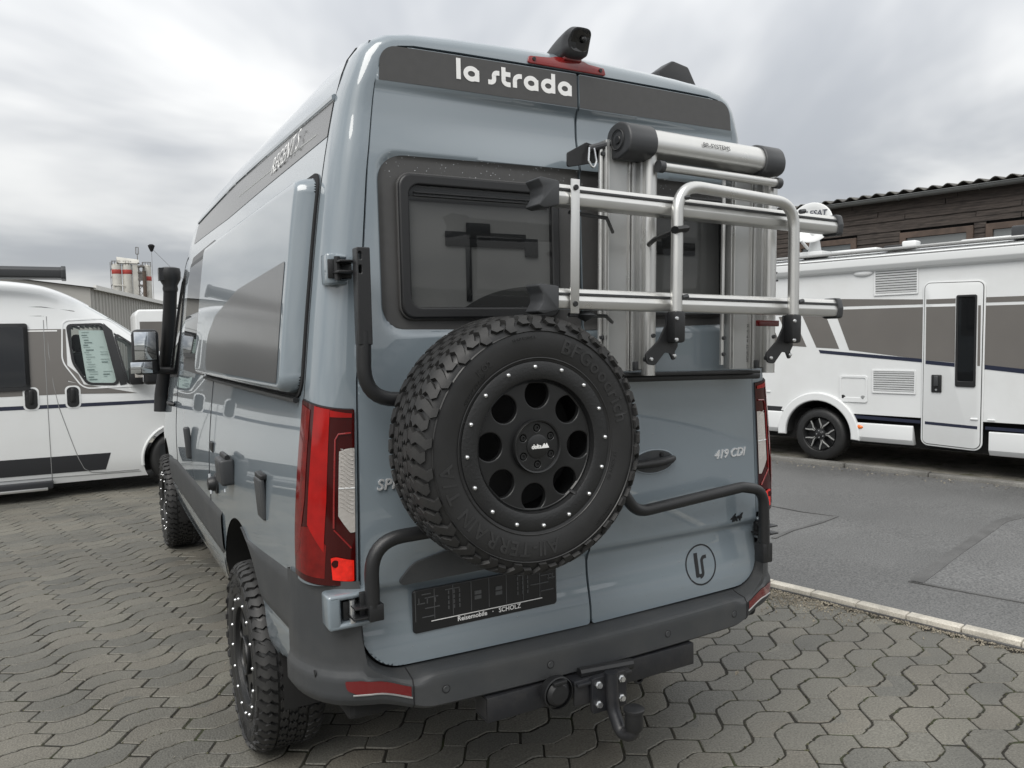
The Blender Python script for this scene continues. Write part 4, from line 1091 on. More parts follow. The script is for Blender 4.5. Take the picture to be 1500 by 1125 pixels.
def inner_tread(mb):
    mid = TPS[-1] / 2
    for row, (w0, w1) in enumerate(((-.050, -.019), (-.016, .016), (.019, .050))):
        for k in range(NL * 2):
            th0 = PT / 2 * (k + (.5 if row == 1 else 0)); a = PT / 2 * .36
            ss = [mid + lerp(w0, w1, t / 4) for t in range(5)]
            zg = [0, .030, .002, .034, .012] if k % 2 else [.024, -.002, .032, .002, .026]
            lug(mb, ss, [z - a for z in zg], [z + a for z in zg], .0095, th0)
tb = MB(); tb.lathe(TPF, 96); tyre_me = tb.mesh('tyre', 'rubber_wet', 60)
it = MB(); inner_tread(it)
for k in range(NL * 2): shoulder(it, k % 2, PT / 2 * k, True)
tread_me = it.mesh('tread', 'rubber', 25)
sh_me = []
for kind in (0, 1):
    m_ = MB(); shoulder(m_, kind, 0); sh_me.append(m_.mesh('tread_block', 'rubber', 25))
joined = MB()
for k in range(NL * 2): shoulder(joined, k % 2, PT / 2 * k)
joined_me = joined.mesh('tread_shoulder', 'rubber', 25)
rg_ = MB(); rg_.lathe([(.334, -.1262), (.336, -.1285), (.339, -.1255)], 96); 
rg_.lathe([(.2555, -.1195), (.2575, -.1215), (.260, -.1205)], 96); ribs_me = rg_.mesh('sidewall_rib', 'rubber_wet', 60)
barrel = MB(); barrel.lathe([(.226, -.096), (.222, -.090), (.210, -.080), (.204, -.05), (.200, .085), (.222, .10), (.226, .10)], 64); barrel_me = barrel.mesh('rim_barrel', 'rim', 40)
ringb = MB(); ringb.lathe([(.194, -.098), (.197, -.116), (.203, -.1195), (.216, -.1215), (.240, -.1215), (.2475, -.118), (.2495, -.108), (.236, -.100)], 96); ring_me = ringb.mesh('bead_ring', 'rimring', 30)
def disc_loops():
    return [circle(0, 0, .1965, 72)] + [circle(.151 * sin(t), .151 * cos(t), .0405, 28)[::-1] for t in [2 * pi * k / 8 + .06 for k in range(8)]] + [circle(0, 0, .055, 32)[::-1]]
disc_me = curve_mesh(disc_loops(), .020, .004, 3); disc_me.transform(REARF(0, -.090, 0)); disc_me.materials.append(MT['rim'])
disc_me.polygons.foreach_set("use_smooth", [True] * len(disc_me.polygons)); disc_me.set_sharp_from_angle(angle=radians(30)); disc_me.name = 'wheel_disc'
lipm = MB(); lipm.lathe([(.1965, -.098), (.188, -.102), (.184, -.098)], 72); lipm.lathe([(.196, -.096), (.1975, -.114)], 72)
lip_me = lipm.mesh('rim_step', 'rim', 50)
hubm = MB(); hubm.lathe([(.074, -.096), (.078, -.103), (.0795, -.114), (.077, -.118), (.073, -.116), (.071, -.108)], 48); hub_ring_me = hubm.mesh('hub_ring', 'rim', 40)
hub_me = curve_mesh([circle(0, 0, .073, 40)] + [circle(.0535 * sin(t), .0535 * cos(t), .0115, 16)[::-1] for t in [2 * pi * k / 6 for k in range(6)]], .012, .002, 2)
hub_me.transform(REARF(0, -.104, 0)); hub_me.materials.append(MT['rim']); hub_me.name = 'hub_plate'
hub_me.polygons.foreach_set("use_smooth", [True] * len(hub_me.polygons)); hub_me.set_sharp_from_angle(angle=radians(30))
capm = MB(); capm.lathe([(.0002, -.116), (.030, -.1155), (.035, -.113), (.036, -.108)], 40); cap_me = capm.mesh('hub_cap', 'rim', 40)
nutm = MB(); nutm.lathe([(.0002, -.106), (.0048, -.106), (.0048, -.1095), (.0085, -.1095), (.0095, -.104), (.0095, -.098)], 12); nut_me = nutm.mesh('wheel_nut', 'rim', 30)
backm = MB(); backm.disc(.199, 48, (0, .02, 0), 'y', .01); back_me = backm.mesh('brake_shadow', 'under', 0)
boltm = MB(); boltm.lathe([(.0002, -.0085), (.0038, -.0078), (.0060, -.0050), (.0068, 0), (.0068, .004)], 14); bolt_me = boltm.mesh('ring_bolt', 'chrome', 50)
valve = MB(); valve.tube([(.118, -.095, -.145), (.128, -.117, -.155)], .006, 8); valve_me = valve.mesh('valve', 'black', 40)
def text_arc(body, r, a0, size, mat_y, bold=.0):
    """letters clockwise round the wheel, tops outward; a0 = start angle from 12 o'clock; returns one mesh"""
    mb = MB(); a = a0
    for ch in body:
        if ch == ' ': a += size * .42 / r; continue
        me = text_mesh(ch, size, .0010, 0, 1, bold); xs = [v.co.x for v in me.vertices]
        if not xs: continue
        x0, x1 = min(xs), max(xs); w_ = x1 - x0; am = a + (w_ / 2) / r
        for_ = []
        for v in me.vertices:
            lx, ly = v.co.x - (x0 + x1) / 2, v.co.y; R_ = r + ly
            for_.append((R_ * sin(am) + lx * cos(am), mat_y(R_) - v.co.z, R_ * cos(am) - lx * sin(am)))
        mb.add(for_, [tuple(p.vertices) for p in me.polygons]); bpy.data.meshes.remove(me)
        a += (w_ + size * .10) / r
    return mb
def side_y(R_): return interp([(r, y) for r, y in TP[:7]], R_) - .0012
def make_wheel(name, parent, loc, rotz, roll, single_blocks, letters, valve_on=True):
    w = bpy.data.objects.new(name, None); COL.objects.link(w); w.parent = parent; w.location = loc
    w.rotation_euler = Euler((0, roll, rotz), 'XYZ'); w.empty_display_size = .1
    obj('tyre', tyre_me, w); obj('sidewall_rib', ribs_me, w); t_ = obj('tread', tread_me, w); t_["kind"] = "stuff"
    if single_blocks:
        for k in range(NL * 2): obj('tread_block', sh_me[k % 2], w, None, (0, PT / 2 * k, 0))
    else: obj('tread_shoulder', joined_me, w)["kind"] = "stuff"
    for nm, me in (('rim_barrel', barrel_me), ('bead_ring', ring_me), ('wheel_disc', disc_me), ('rim_step', lip_me), ('hub_ring', hub_ring_me), ('hub_plate', hub_me), ('hub_cap', cap_me), ('brake_shadow', back_me)): obj(nm, me, w)
    if valve_on: obj('valve', valve_me, w)
    for k in range(16):
        t = 2 * pi * k / 16 - .04; obj('ring_bolt', bolt_me, w, (.2325 * sin(t), -.1205, .2325 * cos(t)))
    for k in range(6):
        t = 2 * pi * k / 6; obj('wheel_nut', nut_me, w, (.0535 * sin(t), 0, .0535 * cos(t)))
    if letters:
        for body, r, a, sz, bd in letters:
            text_arc(body, r, a, sz, side_y, bd).build('sidewall_lettering', 'rubber_text', w, smooth=30)
    return w
LET = [("BFGoodrich", .280, radians(16), .060, .0008), ("All-TERRAIN T/A", .280, radians(168), .058, .0008), ("LT 265/70 R17", .2665, radians(98), .014, 0), ("KO2", .283, radians(318), .026, 0), ("TUBELESS RADIAL", .3145, radians(128), .010, 0), ("delta4x4 KLASSIK", .2665, radians(300), .013, 0), ("LOAD RANGE E", .3145, radians(345), .010, 0)]
spare = make_wheel('spare_wheel', van, (-.398, -.220, 1.363), 0, 0, True, LET)
spare.scale = (.975, .975, .975)
put(text_mesh("delta", .0185, .0006, .12, .92, .0004, 'RIGHT'), 'cap_lettering', 'white_txt', spare, REARF(.010, -.1168, -.006))
lg = MB(); lg.prism([(.010, -.006), (.020, .008), (.0245, .002), (.0285, .008), (.036, -.006)], lambda a, b, d: (a, d, b), -.1176, -.1160); lg.build('cap_emblem', 'white_txt', spare, smooth=0)
rl = make_wheel('rear_wheel', van, (-.877, AXR, WR), radians(-90), .3, True, [("BFGoodrich", .283, radians(300), .050, .0006), ("All-TERRAIN T/A", .283, radians(90), .050, .0006)])
make_wheel('front_wheel', van, (-.872, AXF, WR), radians(-90), 1.1, False, None)
make_wheel('rear_wheel', van, (.877, AXR, WR), radians(90), .8, False, None)
make_wheel('front_wheel', van, (.872, AXF, WR), radians(90), .2, False, None)

# ================================================================== spare wheel carrier and its hinges
cy = -.070
pth = fillet([(-.812, cy, 1.70), (-.818, cy, 1.50), (-.55, cy, 1.50), (-.40, cy, 1.40)], [.1, .125, .1, .1], 8)
b = MB(); b.tube(pth, .0215, 14); carr = b.build('wheel_carrier', 'powder', van)
b = MB(); b.tube(fillet([(-.812, cy, .90), (-.812, cy, 1.092), (-.55, cy, 1.098), (-.40, cy, 1.30)], [.1, .125, .12, .1], 8), .0215, 14); b.build('carrier_tube', 'powder', carr)
b = MB(); b.tube(fillet([(-.30, cy, 1.25), (.075, cy, 1.155), (.150, cy, 1.052), (.655, cy, 1.085), (.768, cy, 1.060), (.772, cy, .80)], [.1, .05, .085, .12, .11, .1], 8), .0205, 14); b.build('carrier_tube', 'powder', carr)
b = MB(); b.tube([(-.401, -.05, 1.366), (-.401, -.20, 1.366)], .06, 16); b.box((-.401, -.06, 1.37), (.36, .03, .30)); b.build('carrier_hub', 'powder', carr, bevel=.006)
# upper strap with slots
st = curve_mesh([rounded([(-.832, 1.66), (-.792, 1.66), (-.792, 1.935), (-.832, 1.935)], .004, 3), rrect(-.826, -.818, 1.900, 1.922, .003, 3)[::-1], rrect(-.826, -.818, 1.862, 1.884, .003, 3)[::-1]], .040, .003, 2)
put(st, 'carrier_strap', 'powder', carr, REARF(0, cy + .0, 0))
b = MB(); b.box((-.822, cy + .022, .90), (.046, .012, .085)); b.box((-.806, cy, .885), (.044, .040, .05)); b.build('carrier_foot', 'powder', carr, bevel=.004)
b = MB(); b.box((.772, cy + .005, .815), (.050, .048, .075)); b.build('carrier_foot', 'powder', carr, bevel=.004)
def hinge(sg, z, name, housing, low):
    h = MB()
    if low:
        h.box((sg * .915, .000, z + .004), (.038, .075, .100)); h.box((sg * .862, .000, z + .046), (.140, .075, .018)); h.box((sg * .862, .000, z - .040), (.140, .075, .018)); h.box((sg * .86, .02, z), (.12, .02, .09))
    else:
        h.box((sg * .872, .050, z), (.030, .070, .092)); h.box((sg * .852, .045, z + .036), (.052, .060, .016)); h.box((sg * .852, .045, z - .036), (.052, .060, .016))
    o = h.build(name, housing, van, bevel=.008, seg=3)
    dy = -.03 if low else 0
    b = MB(); b.box((sg * .850, .020 + dy, z), (.070, .018, .055)); b.box((sg * .835, -.012 + dy, z - .012), (.075, .075, .007)); b.box((sg * .838, -.020 + dy, z + .018), (.06, .06, .006)); b.build('hinge_leaf', 'powder', o, bevel=.002)
    b = MB(); b.tube([(sg * .862, -.002 + dy, z - .034), (sg * .862, -.002 + dy, z + .034)], .009, 10); b.lathe([(.0002, -.006), (.006, -.006), (.006, .0)], 6, (sg * .845, .006 + dy, z + .014), 'y'); b.build('hinge_pin', 'chrome' if low else 'black', o)
    return o
hinge(-1, 1.882, 'door_hinge', 'paint', False); hinge(1, 1.882, 'door_hinge', 'paint', False)
hinge(-1, .884, 'door_hinge', 'paint', True); hinge(1, .884, 'door_hinge', 'paint', False)

# ================================================================== bicycle rack on the right rear door
rack = bpy.data.objects.new('bicycle_rack', None); COL.objects.link(rack); rack.parent = van; rack.rotation_euler = (0, .025, 0); rack.location = (-.0475, 0, .0075)
def part(mb, name, mat, bevel=0.0, parent=None, seg=2, smooth=35): return mb.build(name, mat, parent or rack, smooth=smooth, bevel=bevel, seg=seg)
# upright channels fixed to the door
for x0 in (.030, .600):
    x1 = x0 + .118; yc = -.060
    b = MB(); b.prism(rounded([(x0, yc - .012), (x0 + .006, yc - .016), (x1 - .02, yc - .016), (x1 - .016, yc - .030), (x1, yc - .030), (x1, yc + .02), (x0, yc + .02)], .002, 2), lambda a, b_, d: (a, b_, d), 1.545, 2.315)
    part(b, 'upright_channel', 'alu_flat')
    for dx in (.004, .090, .1): 
        b = MB(); b.box((x0 + dx, yc - .020, 1.93), (.0035, .012, .765)); part(b, 'channel_lip', 'alu')
    b = MB(); b.tube([(x0 + .150, -.118, 1.530), (x0 + .150, -.118, 2.300)], .0235, 18); part(b, 'upright_tube', 'alu')
    b = MB(); b.box((x0 + .128, -.088, 1.93), (.024, .045, .76)); part(b, 'upright_guide', 'alu_flat', .003)
    b = MB(); b.box((x0 + .122, -.09, 1.562), (.036, .03, .03)); b.lathe([(.0002, -.012), (.011, -.012), (.011, .01)], 12, (x0 + .135, -.13, 1.585), 'y'); part(b, 'clamp', 'cap', .003)
    for z in (1.575, 1.665):
        b = MB(); b.lathe([(.0002, -.006), (.007, -.006), (.008, .002)], 10, (x0 + .150, -.142, z), 'y'); part(b, 'stud', 'cap')
for x in (.022, .575):
    b = MB(); b.tube([(x, -.055, 1.56), (x, -.055, 2.29)], .008, 10); part(b, 'slide_rod', 'alu')
    for z in (1.66, 1.60, 2.27):
        b = MB(); b.lathe([(.0002, -.006), (.007, -.006), (.008, .002)], 10, (x, -.065, z), 'y'); part(b, 'stud', 'cap')
# top beam with end caps
def xprof(loop, x0, x1): 
    mb = MB(); mb.prism(loop, lambda a, b_, d: (d, a, b_), x0, x1); return mb
beam = rounded([(-.165, 2.272), (-.172, 2.305), (-.155, 2.345), (-.11, 2.362), (-.055, 2.35), (-.045, 2.30), (-.055, 2.268), (-.11, 2.262)], .045, 6)
part(xprof(beam, .165, .668), 'top_beam', 'alu')
capl = rounded([(-.174, 2.264), (-.181, 2.305), (-.163, 2.352), (-.11, 2.370), (-.050, 2.358), (-.038, 2.30), (-.047, 2.254), (-.11, 2.246)], .055, 6)
part(xprof(capl, .052, .168), 'beam_end_cap', 'cap', .008, seg=3); part(xprof(capl, .665, .762), 'beam_end_cap', 'cap', .008, seg=3)
b = MB(); b.lathe([(.030, -.002), (.033, -.004), (.036, -.002)], 28, (.050, -.11, 2.308), 'x'); b.lathe([(.0002, -.003), (.012, -.003), (.014, 0)], 16, (.050, -.11, 2.308), 'x'); part(b, 'cap_knob', 'black')
b = MB(); b.tube([(.185, -.165, 2.225), (.725, -.165, 2.225)], .0155, 14); part(b, 'cross_tube', 'alu')
for x in (.182, .728):
    b = MB(); b.tube([(x - .008, -.165, 2.225), (x + .014, -.165, 2.225)], .020, 14); part(b, 'tube_collar', 'cap')
b = MB(); b.box((.44, -.085, 2.252), (.60, .03, .010)); part(b, 'brush_strip', 'black')
put(text_mesh("BR-SYSTEMS", .0235, .0003, .1, 1.0, 0), 'beam_lettering', 'black_txt', rack, frame((.365, -.1735, 2.311), (1, 0, 0), (0, .30, .95), (0, -1, .3)))
# top latch plate with ring
ltch = curve_mesh([rounded([(-.085, 2.228), (.06, 2.262), (.06, 2.305), (-.01, 2.318), (-.085, 2.275)], .008, 3)], .008, .002, 1)
put(ltch, 'latch_plate', 'powder', rack, REARF(-.018, -.040, -.012))
b = MB(); b.tube(fillet([(-.028, -.060, 2.285), (-.034, -.065, 2.24), (-.018, -.070, 2.212), (-.002, -.065, 2.24), (-.008, -.060, 2.285)], .012, 4), .0035, 8); part(b, 'latch_ring', 'chrome')
b = MB(); b.tube([(-.018, -.045, 2.285), (.05, -.07, 2.305)], .012, 10); part(b, 'latch_pin', 'cap')
# folded wheel trays
def tray(z, xa, xb, zc):
    yf = -.285
    lo = rounded([(yf - .030, z - .030), (yf - .034, z - .006), (yf - .026, z + .012), (yf - .028, z + .016), (yf - .020, z + .030), (yf + .030, z + .030), (yf + .030, z - .030)], .006, 3)
    o = part(xprof(lo, xa, xb), 'wheel_tray', 'alu')
    b = MB(); b.box(((xa + xb) / 2, yf - .0285, z + .0135), (xb - xa - .002, .006, .006)); part(b, 'tray_groove', 'cap', parent=o)
    cl = rounded([(yf - .036, z - .038), (yf - .040, z - .0), (yf - .030, z + .036), (yf + .036, z + .036), (yf + .036, z - .038)], .012, 4)
    part(xprof(cl, xb, xb + .026), 'tray_end_cap', 'cap', .005, parent=o)
    # hooked left cap
    hk = rounded([(xa + .02, z + .034), (xa - .042, z + .040), (xa - .052, z + .034), (xa - .036, z + .012), (xa - .034, z - .012), (xa - .052, z - .040), (xa - .030, z - .046), (xa + .02, z - .034)], [.006, .012, .004, .02, .02, .004, .01, .006], 4)
    mb = MB(); mb.prism(hk, lambda a, b_, d: (a, d, b_), yf - .040, yf + .036); part(mb, 'tray_end_cap', 'cap', .004, parent=o)
    return o
tray(2.066, -.330, .872, 0); tray(1.768, -.330, .880, 0)
b = MB(); b.box((-.258, -.325, 1.917), (.030, .005, .385)); part(b, 'link_bar', 'alu', .0015)
for z in (2.085, 1.752):
    b = MB(); b.lathe([(.0002, -.004), (.0075, -.004), (.0085, .002)], 12, (-.258, -.329, z), 'y'); part(b, 'rivet', 'black')
b = MB(); b.tube([(-.255, -.29, 2.02), (-.10, -.26, 2.02), (.04, -.10, 2.008)], .006, 8); part(b, 'strut_rod', 'cap'); b = MB(); b.tube([(-.255, -.29, 1.722), (-.10, -.26, 1.722), (.04, -.10, 1.71)], .006, 8); part(b, 'strut_rod', 'cap')
b = MB(); b.lathe([(.0002, -.02), (.02, -.01), (.035, 0), (.02, .012), (.0002, .012)], 14, (-.19, -.28, 1.722), 'z'); part(b, 'tray_wing_nut', 'cap')
# bent tube frame in front of the trays
yu = -.345
b = MB(); b.tube(fillet([(.105, yu, 1.70), (.105, yu, 2.128), (.617, yu, 2.112), (.622, yu, 1.69)], [.1, .085, .085, .1], 9), .0185, 16); part(b, 'bent_tube', 'alu')
for x in (.105, .620):
    br = curve_mesh([rounded([(-.024, .045), (.024, .045), (.024, -.060), (.012, -.078), (.018, -.100), (.004, -.104), (-.008, -.082), (-.028, -.080), (-.066, -.120), (-.098, -.116), (-.104, -.086), (-.050, -.040), (-.024, .006)], [.004, .004, .004, .004, .01, .006, .006, .008, .016, .018, .016, .02, .02], 4)], .007, .001, 1)
    o = put(br, 'fold_bracket', 'powder', rack, REARF(x, yu + .022, 1.690))
    b = MB(); b.box((x, yu, 1.690), (.044, .044, .100)); part(b, 'bracket_sleeve', 'powder', .010, parent=o)
    for dx, dz in ((-.018, .025), (-.018, -.040), (-.084, -.100), (.008, -.090)):
        b = MB(); b.lathe([(.0002, -.005), (.005, -.0045), (.0066, 0)], 12, (x + dx, yu + (-.023 if dx > -.03 and dz > -.05 else .016), 1.690 + dz), 'y'); part(b, 'bracket_bolt', 'chrome', parent=o)
    for z in (2.085, 1.780):
        b = MB(); b.tube([(x + .012, yu - .012, z), (x + .034, yu - .012, z + .004)], .008, 8); part(b, 'tube_plug', 'cap')
b = MB(); b.tube([(.085, yu - .012, 1.985), (.128, yu - .012, 1.992)], .012, 8, flat=1.6); b.tube([(.105, yu + .02, 1.985), (.12, -.22, 1.975), (.16, -.14, 1.970)], .008, 8); part(b, 'rubber_strap', 'black')
b = MB(); b.box((.655, -.20, 1.712), (.10, .02, .022)); part(b, 'rack_reflector', 'red_matte', .003)
# rack foot rail along the door shelf
b = MB(); b.box((.36, -.045, 1.532), (.80, .055, .012)); part(b, 'foot_rail', 'powder', .002)
b = MB(); b.box((.36, -.03, 1.515), (.86, .03, .022)); part(b, 'door_ledge', 'black', .006)
put(text_mesh("MOVELITE  M PLUS  XL", .0145, .0002, 0, 1, 0), 'upright_lettering', 'black_txt', rack, frame((.690, -.0768, 1.57), (0, 0, 1), (-1, 0, 0), (0, -1, 0)))

# ================================================================== tow bar
tow = bpy.data.objects.new('tow_bar', None); COL.objects.link(tow); tow.parent = van
def tpart(mb, name, mat='hitch', bevel=.004, smooth=35, parent=None): return mb.build(name, mat, parent or tow, smooth=smooth, bevel=bevel)
def hollow(x0, x1, z):
    mb = MB(); o_ = [(-.085, z - .040), (.005, z - .040), (.005, z + .040), (-.085, z + .040)]; i_ = [(-.080, z - .035), (0, z - .035), (0, z + .035), (-.080, z + .035)]
    V = [(x, a, b_) for x in (x0, x1) for lp in (o_, i_) for a, b_ in lp]; F = []
    for k in range(4):
        n_ = (k + 1) % 4; F += [(k, n_, 8 + n_, 8 + k), (4 + k, 4 + n_, 12 + n_, 12 + k), (k, n_, 4 + n_, 4 + k), (8 + k, 8 + n_, 12 + n_, 12 + k)]
    return mb.add(V, F)
tpart(hollow(-.455, .395, .500), 'cross_beam')
for x in (-.452, .392):
    b = MB(); b.box((x, -.04, .500), (.006, .074, .066)); tpart(b, 'beam_inner', bevel=0)
b = MB(); b.box((-.05, -.11, .535), (.22, .09, .012)); b.box((-.075, -.135, .505), (.18, .012, .085)); tpart(b, 'mount_plate')
pl = curve_mesh([rounded([(-.070, -.075), (.070, -.075), (.070, .045), (-.07, .045)], .010, 3)], .014, .002, 1); put(pl, 'coupling_plate', 'hitch', tow, REARF(-.038, -.152, .505))
for dx in (-.045, .048):
    for dz in (-.048, .018):
        b = MB(); b.lathe([(.0002, -.012), (.0095, -.012), (.0095, -.003), (.013, -.003), (.013, .002)], 6, (-.038 + dx, -.160, .508 + dz), 'y'); tpart(b, 'bolt', 'chrome', 0)
b = MB(); b.tube(fillet([(-.036, -.165, .560), (-.036, -.172, .440), (-.034, -.215, .372), (-.024, -.262, .385), (-.020, -.265, .425)], [.1, .08, .06, .05, .1], 8), [.021] * 27 if False else .022, 14); tpart(b, 'ball_neck', bevel=0)
b = MB(); b.lathe([(.0002, -.035), (.026, -.034), (.031, -.02), (.029, .025), (.0345, .028), (.0345, .036), (.028, .04), (.0002, .04)], 24, (-.020, -.265, .438), 'z'); tpart(b, 'ball_cap', 'black', 0)
b = MB(); b.lathe([(.0002, -.030), (.030, -.028), (.042, -.018), (.046, 0), (.046, .02), (.03, .03), (.0002, .03)], 24, (-.228, -.125, .524), 'y'); b.lathe([(.050, -.022), (.054, -.02), (.054, .0)], 24, (-.228, -.125, .526), 'y'); so_ = tpart(b, 'trailer_socket', 'black', 0)
b = MB(); b.box((-.228, -.150, .564), (.05, .02, .014)); b.build('socket_flap', 'black', so_, bevel=.004)
b = MB(); b.tube([(-.12, -.10, .55), (.09, -.11, .54)], .018, 10); tpart(b, 'wiring_loom', 'black', 0)
b = MB(); b.lathe([(.016, -.007), (.023, -.007), (.023, .007), (.016, .007)], 16, (.165, -.05, .452), 'y', True); tpart(b, 'safety_eye', bevel=0)

# ================================================================== white panel-van camper on the left (local x along the van, side wall at local y = 0)
wv = thing('camper_van', "white panel van camper with taupe band and price sheet in its side window", 'van', (-2.4, 7.6, 0))
OX = 2.4                                            # local x = world x + OX
YO = [(.16, .06), (.30, .022), (.50, .006), (.90, 0), (1.15, .004), (1.45, .030), (1.80, .085), (2.05, .135), (2.22, .185), (2.33, .26), (2.385, .36), (2.42, .60), (2.43, 1.02)]
HW = [(-5.6, 2.43), (-2.45, 2.43), (-2.1, 2.405), (-1.85, 2.355), (-1.6, 2.245), (-1.35, 2.09), (-1.05, 1.875), (-.75, 1.63), (-.45, 1.37), (-.25, 1.25), (.05, 1.13), (.30, .98), (.42, .82)]
WW = 2.05
def wv_H(x): return cinterp(HW, x)
def wside(x, z, off=0.0):
    zo = z if z < .9 else .9 + (z - .9) * (2.43 - .9) / (max(wv_H(x), .95) - .9)
    y = cinterp(YO, min(zo, 2.42)); nose_ = .30 * sst(-.35, .42, x) ** 2
    return Vector((x + OX, y + nose_ - off, z))
ZS = [.16, .22, .30] + [.36 + .035 * i for i in range(54)] + [2.27, 2.30, 2.33, 2.355, 2.375, 2.39, 2.402, 2.411, 2.417, 2.42]
def wv_pt(x, k, mir):
    if k < len(ZS): z0 = ZS[k]; y0 = cinterp(YO, z0)
    else: t = (k - len(ZS) + 1) / 6; y0 = lerp(.60, WW / 2, t); z0 = 2.42 + .010 * sin(t * pi / 2)
    z = z0 if z0 < .9 else .9 + (z0 - .9) * (max(wv_H(x), .95) - .9) / (2.43 - .9)
    y = y0 + .30 * sst(-.35, .42, x) ** 2 * (1 - y0 / (WW / 2))
    return Vector((x + OX, WW - y if mir else y, z))
W_MAIN = [(-1.677, 1.915), (-1.30, 1.925), (-1.17, 1.215), (-1.50, 1.235), (-1.635, 1.48)]
W_QUART = [(-1.215, 1.835), (-1.00, 1.675), (-.975, 1.58), (-1.005, 1.225), (-1.10, 1.225)]
W_SLIDE = [(-3.45, 1.205), (-2.035, 1.205), (-2.035, 1.925), (-3.45, 1.925)]
def in_poly(p, poly, m=0.0):
    if area2(poly) < 0: poly = poly[::-1]
    for i in range(len(poly)):
        a, b_ = poly[i], poly[(i + 1) % len(poly)]; e = Vector((b_[0] - a[0], b_[1] - a[1])); l = e.length
        if (e.x * (p[1] - a[1]) - e.y * (p[0] - a[0])) / l < m: return False
    return True
WXC, WXR = -.575, .335
xs = [-5.4, -5.2] + [-5.0 + .25 * i for i in range(8)] + [-3.0 + .026 * i for i in range(132)]
nk = len(ZS) + 6
for mir in (0, 1):
    V = []; F = []; ins = {}
    for i, x in enumerate(xs):
        for k in range(nk):
            p = wv_pt(x, k, mir); V.append(p)
            if (x - WXC) ** 2 + (p.z - .34) ** 2 < .40 ** 2: ins[(i, k)] = 1
    for i in range(len(xs) - 1):
        for k in range(nk - 1):
            c = [(i, k), (i + 1, k), (i + 1, k + 1), (i, k + 1)]
            if all(q in ins for q in c): continue
            cx = (xs[i] + xs[i + 1]) / 2; cz = (V[i * nk + k].z + V[i * nk + k + 1].z) / 2
            if k < len(ZS) - 8 and (in_poly((cx, cz), W_MAIN, .016) or in_poly((cx, cz), W_QUART, .014)): continue
            if k > len(ZS) - 6 and -1.45 < cx < -.42: continue                   # windscreen opening
            for q in c:
                if q in ins:
                    p = V[q[0] * nk + q[1]]; d = Vector((p.x - OX - WXC, p.z - .34)); d = d.normalized() * .40 if d.length > 1e-5 else Vector((0, .4))
                    V[q[0] * nk + q[1]] = Vector((WXC + d.x + OX, p.y, .34 + d.y))
            F.append(tuple(a * nk + b_ for a, b_ in c))
    mb = MB(); mb.add(V, F)
    if not mir: wall_mb = mb
    else: wall_mb.add(mb.v, mb.f)
e0 = [wv_pt(xs[0], k, 0) for k in range(nk)] + [wv_pt(xs[0], k, 1) for k in range(nk - 1)][::-1]; wall_mb.add(e0, [tuple(range(len(e0)))])
e0 = [wv_pt(xs[-1], k, 0) for k in range(nk)] + [wv_pt(xs[-1], k, 1) for k in range(nk - 1)][::-1]; wall_mb.add(e0, [tuple(range(len(e0)))])
wall_mb.build('body', 'white', wv, smooth=50)
def wdecal(name, loop, off, mat, cell=.06, parent=None, rim=None):
    return clip_patch(loop, lambda x, z: wside(x, z, off), cell, cell, rim).build(name, mat, parent or wv, smooth=40)
wdecal('taupe_band', [(-5.3, 1.145), (-1.68, 1.145), (-1.68, 1.86), (-5.3, 1.86)], .0022, 'taupe', .12)
wdecal('taupe_band_tail', [(-1.68, 1.145), (-.99, 1.118), (-1.02, 1.125), (-1.25, 1.20), (-1.68, 1.30)], .0025, 'taupe')
wdecal('taupe_band_front', [(-1.68, 1.29), (-1.42, 1.20), (-1.58, 1.36), (-1.68, 1.60)], .0030, 'taupe')
wdecal('white_line', [(-5.3, 1.833), (-1.76, 1.835), (-1.76, 1.848), (-5.3, 1.846)], .0034, 'white_txt', .2)
wdecal('navy_stripe', [(-5.3, 1.010), (-.60, .992), (-.60, 1.03), (-5.3, 1.058)], .0022, 'navy', .2)
wdecal('lower_band', [(-5.3, .31), (-1.36, .272), (-1.30, .46), (-5.3, .49)], .0022, 'charcoal', .1)
def plate_on_side(loops, name, mat, off, th=.006, parent=None):
    me = curve_mesh(loops, th, .001, 1); me.transform(frame((0, 0, 0), (1, 0, 0), (0, 0, 1), (0, -1, 0)))
    bm = bmesh.new(); bm.from_mesh(me); bmesh.ops.triangulate(bm, faces=bm.faces); 
    bmesh.ops.subdivide_edges(bm, edges=[e for e in bm.edges if e.calc_length() > .12], cuts=4, use_grid_fill=True); bm.to_mesh(me); bm.free()
    for v in me.vertices: p = wside(v.co.x, v.co.z, off - v.co.y); v.co = p
    return put(me, name, mat, parent or wv)
def grow(lp, d):
    s_ = -1 if area2(lp) > 0 else 1
    return inset(lp, -s_ * d * -1) if False else inset(lp, (1 if area2(lp) > 0 else -1) * d)
wm_o = rounded(W_MAIN, [.05, .05, .05, .10, .25], 6); wm_i = rounded(grow(W_MAIN, -.026), [.04, .04, .04, .09, .22], 6)
fo = plate_on_side([wm_o, wm_i[::-1]], 'window_frame', 'black', .004)
wq_o = rounded(W_QUART, [.03, .05, .03, .04, .04], 5); wq_i = rounded(grow(W_QUART, -.026), [.02, .04, .02, .03, .03], 5)
plate_on_side([wq_o, wq_i[::-1]], 'window_frame', 'black', .006)
big = rounded([(-1.735, 1.50), (-1.715, 1.96), (-1.25, 1.985), (-.955, 1.735), (-.925, 1.60), (-.955, 1.19), (-1.54, 1.19)], [.25, .08, .2, .1, .06, .06, .15], 7)
plate_on_side([big, rounded(grow(big, -.014), 0)[::-1]], 'window_seal', 'white_pl', .002, .008)
wdecal('window_pane', grow(W_MAIN, -.012), -.004, 'glass_cab', .1, fo); wdecal('window_pane', grow(W_QUART, -.012), -.004, 'glass_cab', .1, fo)
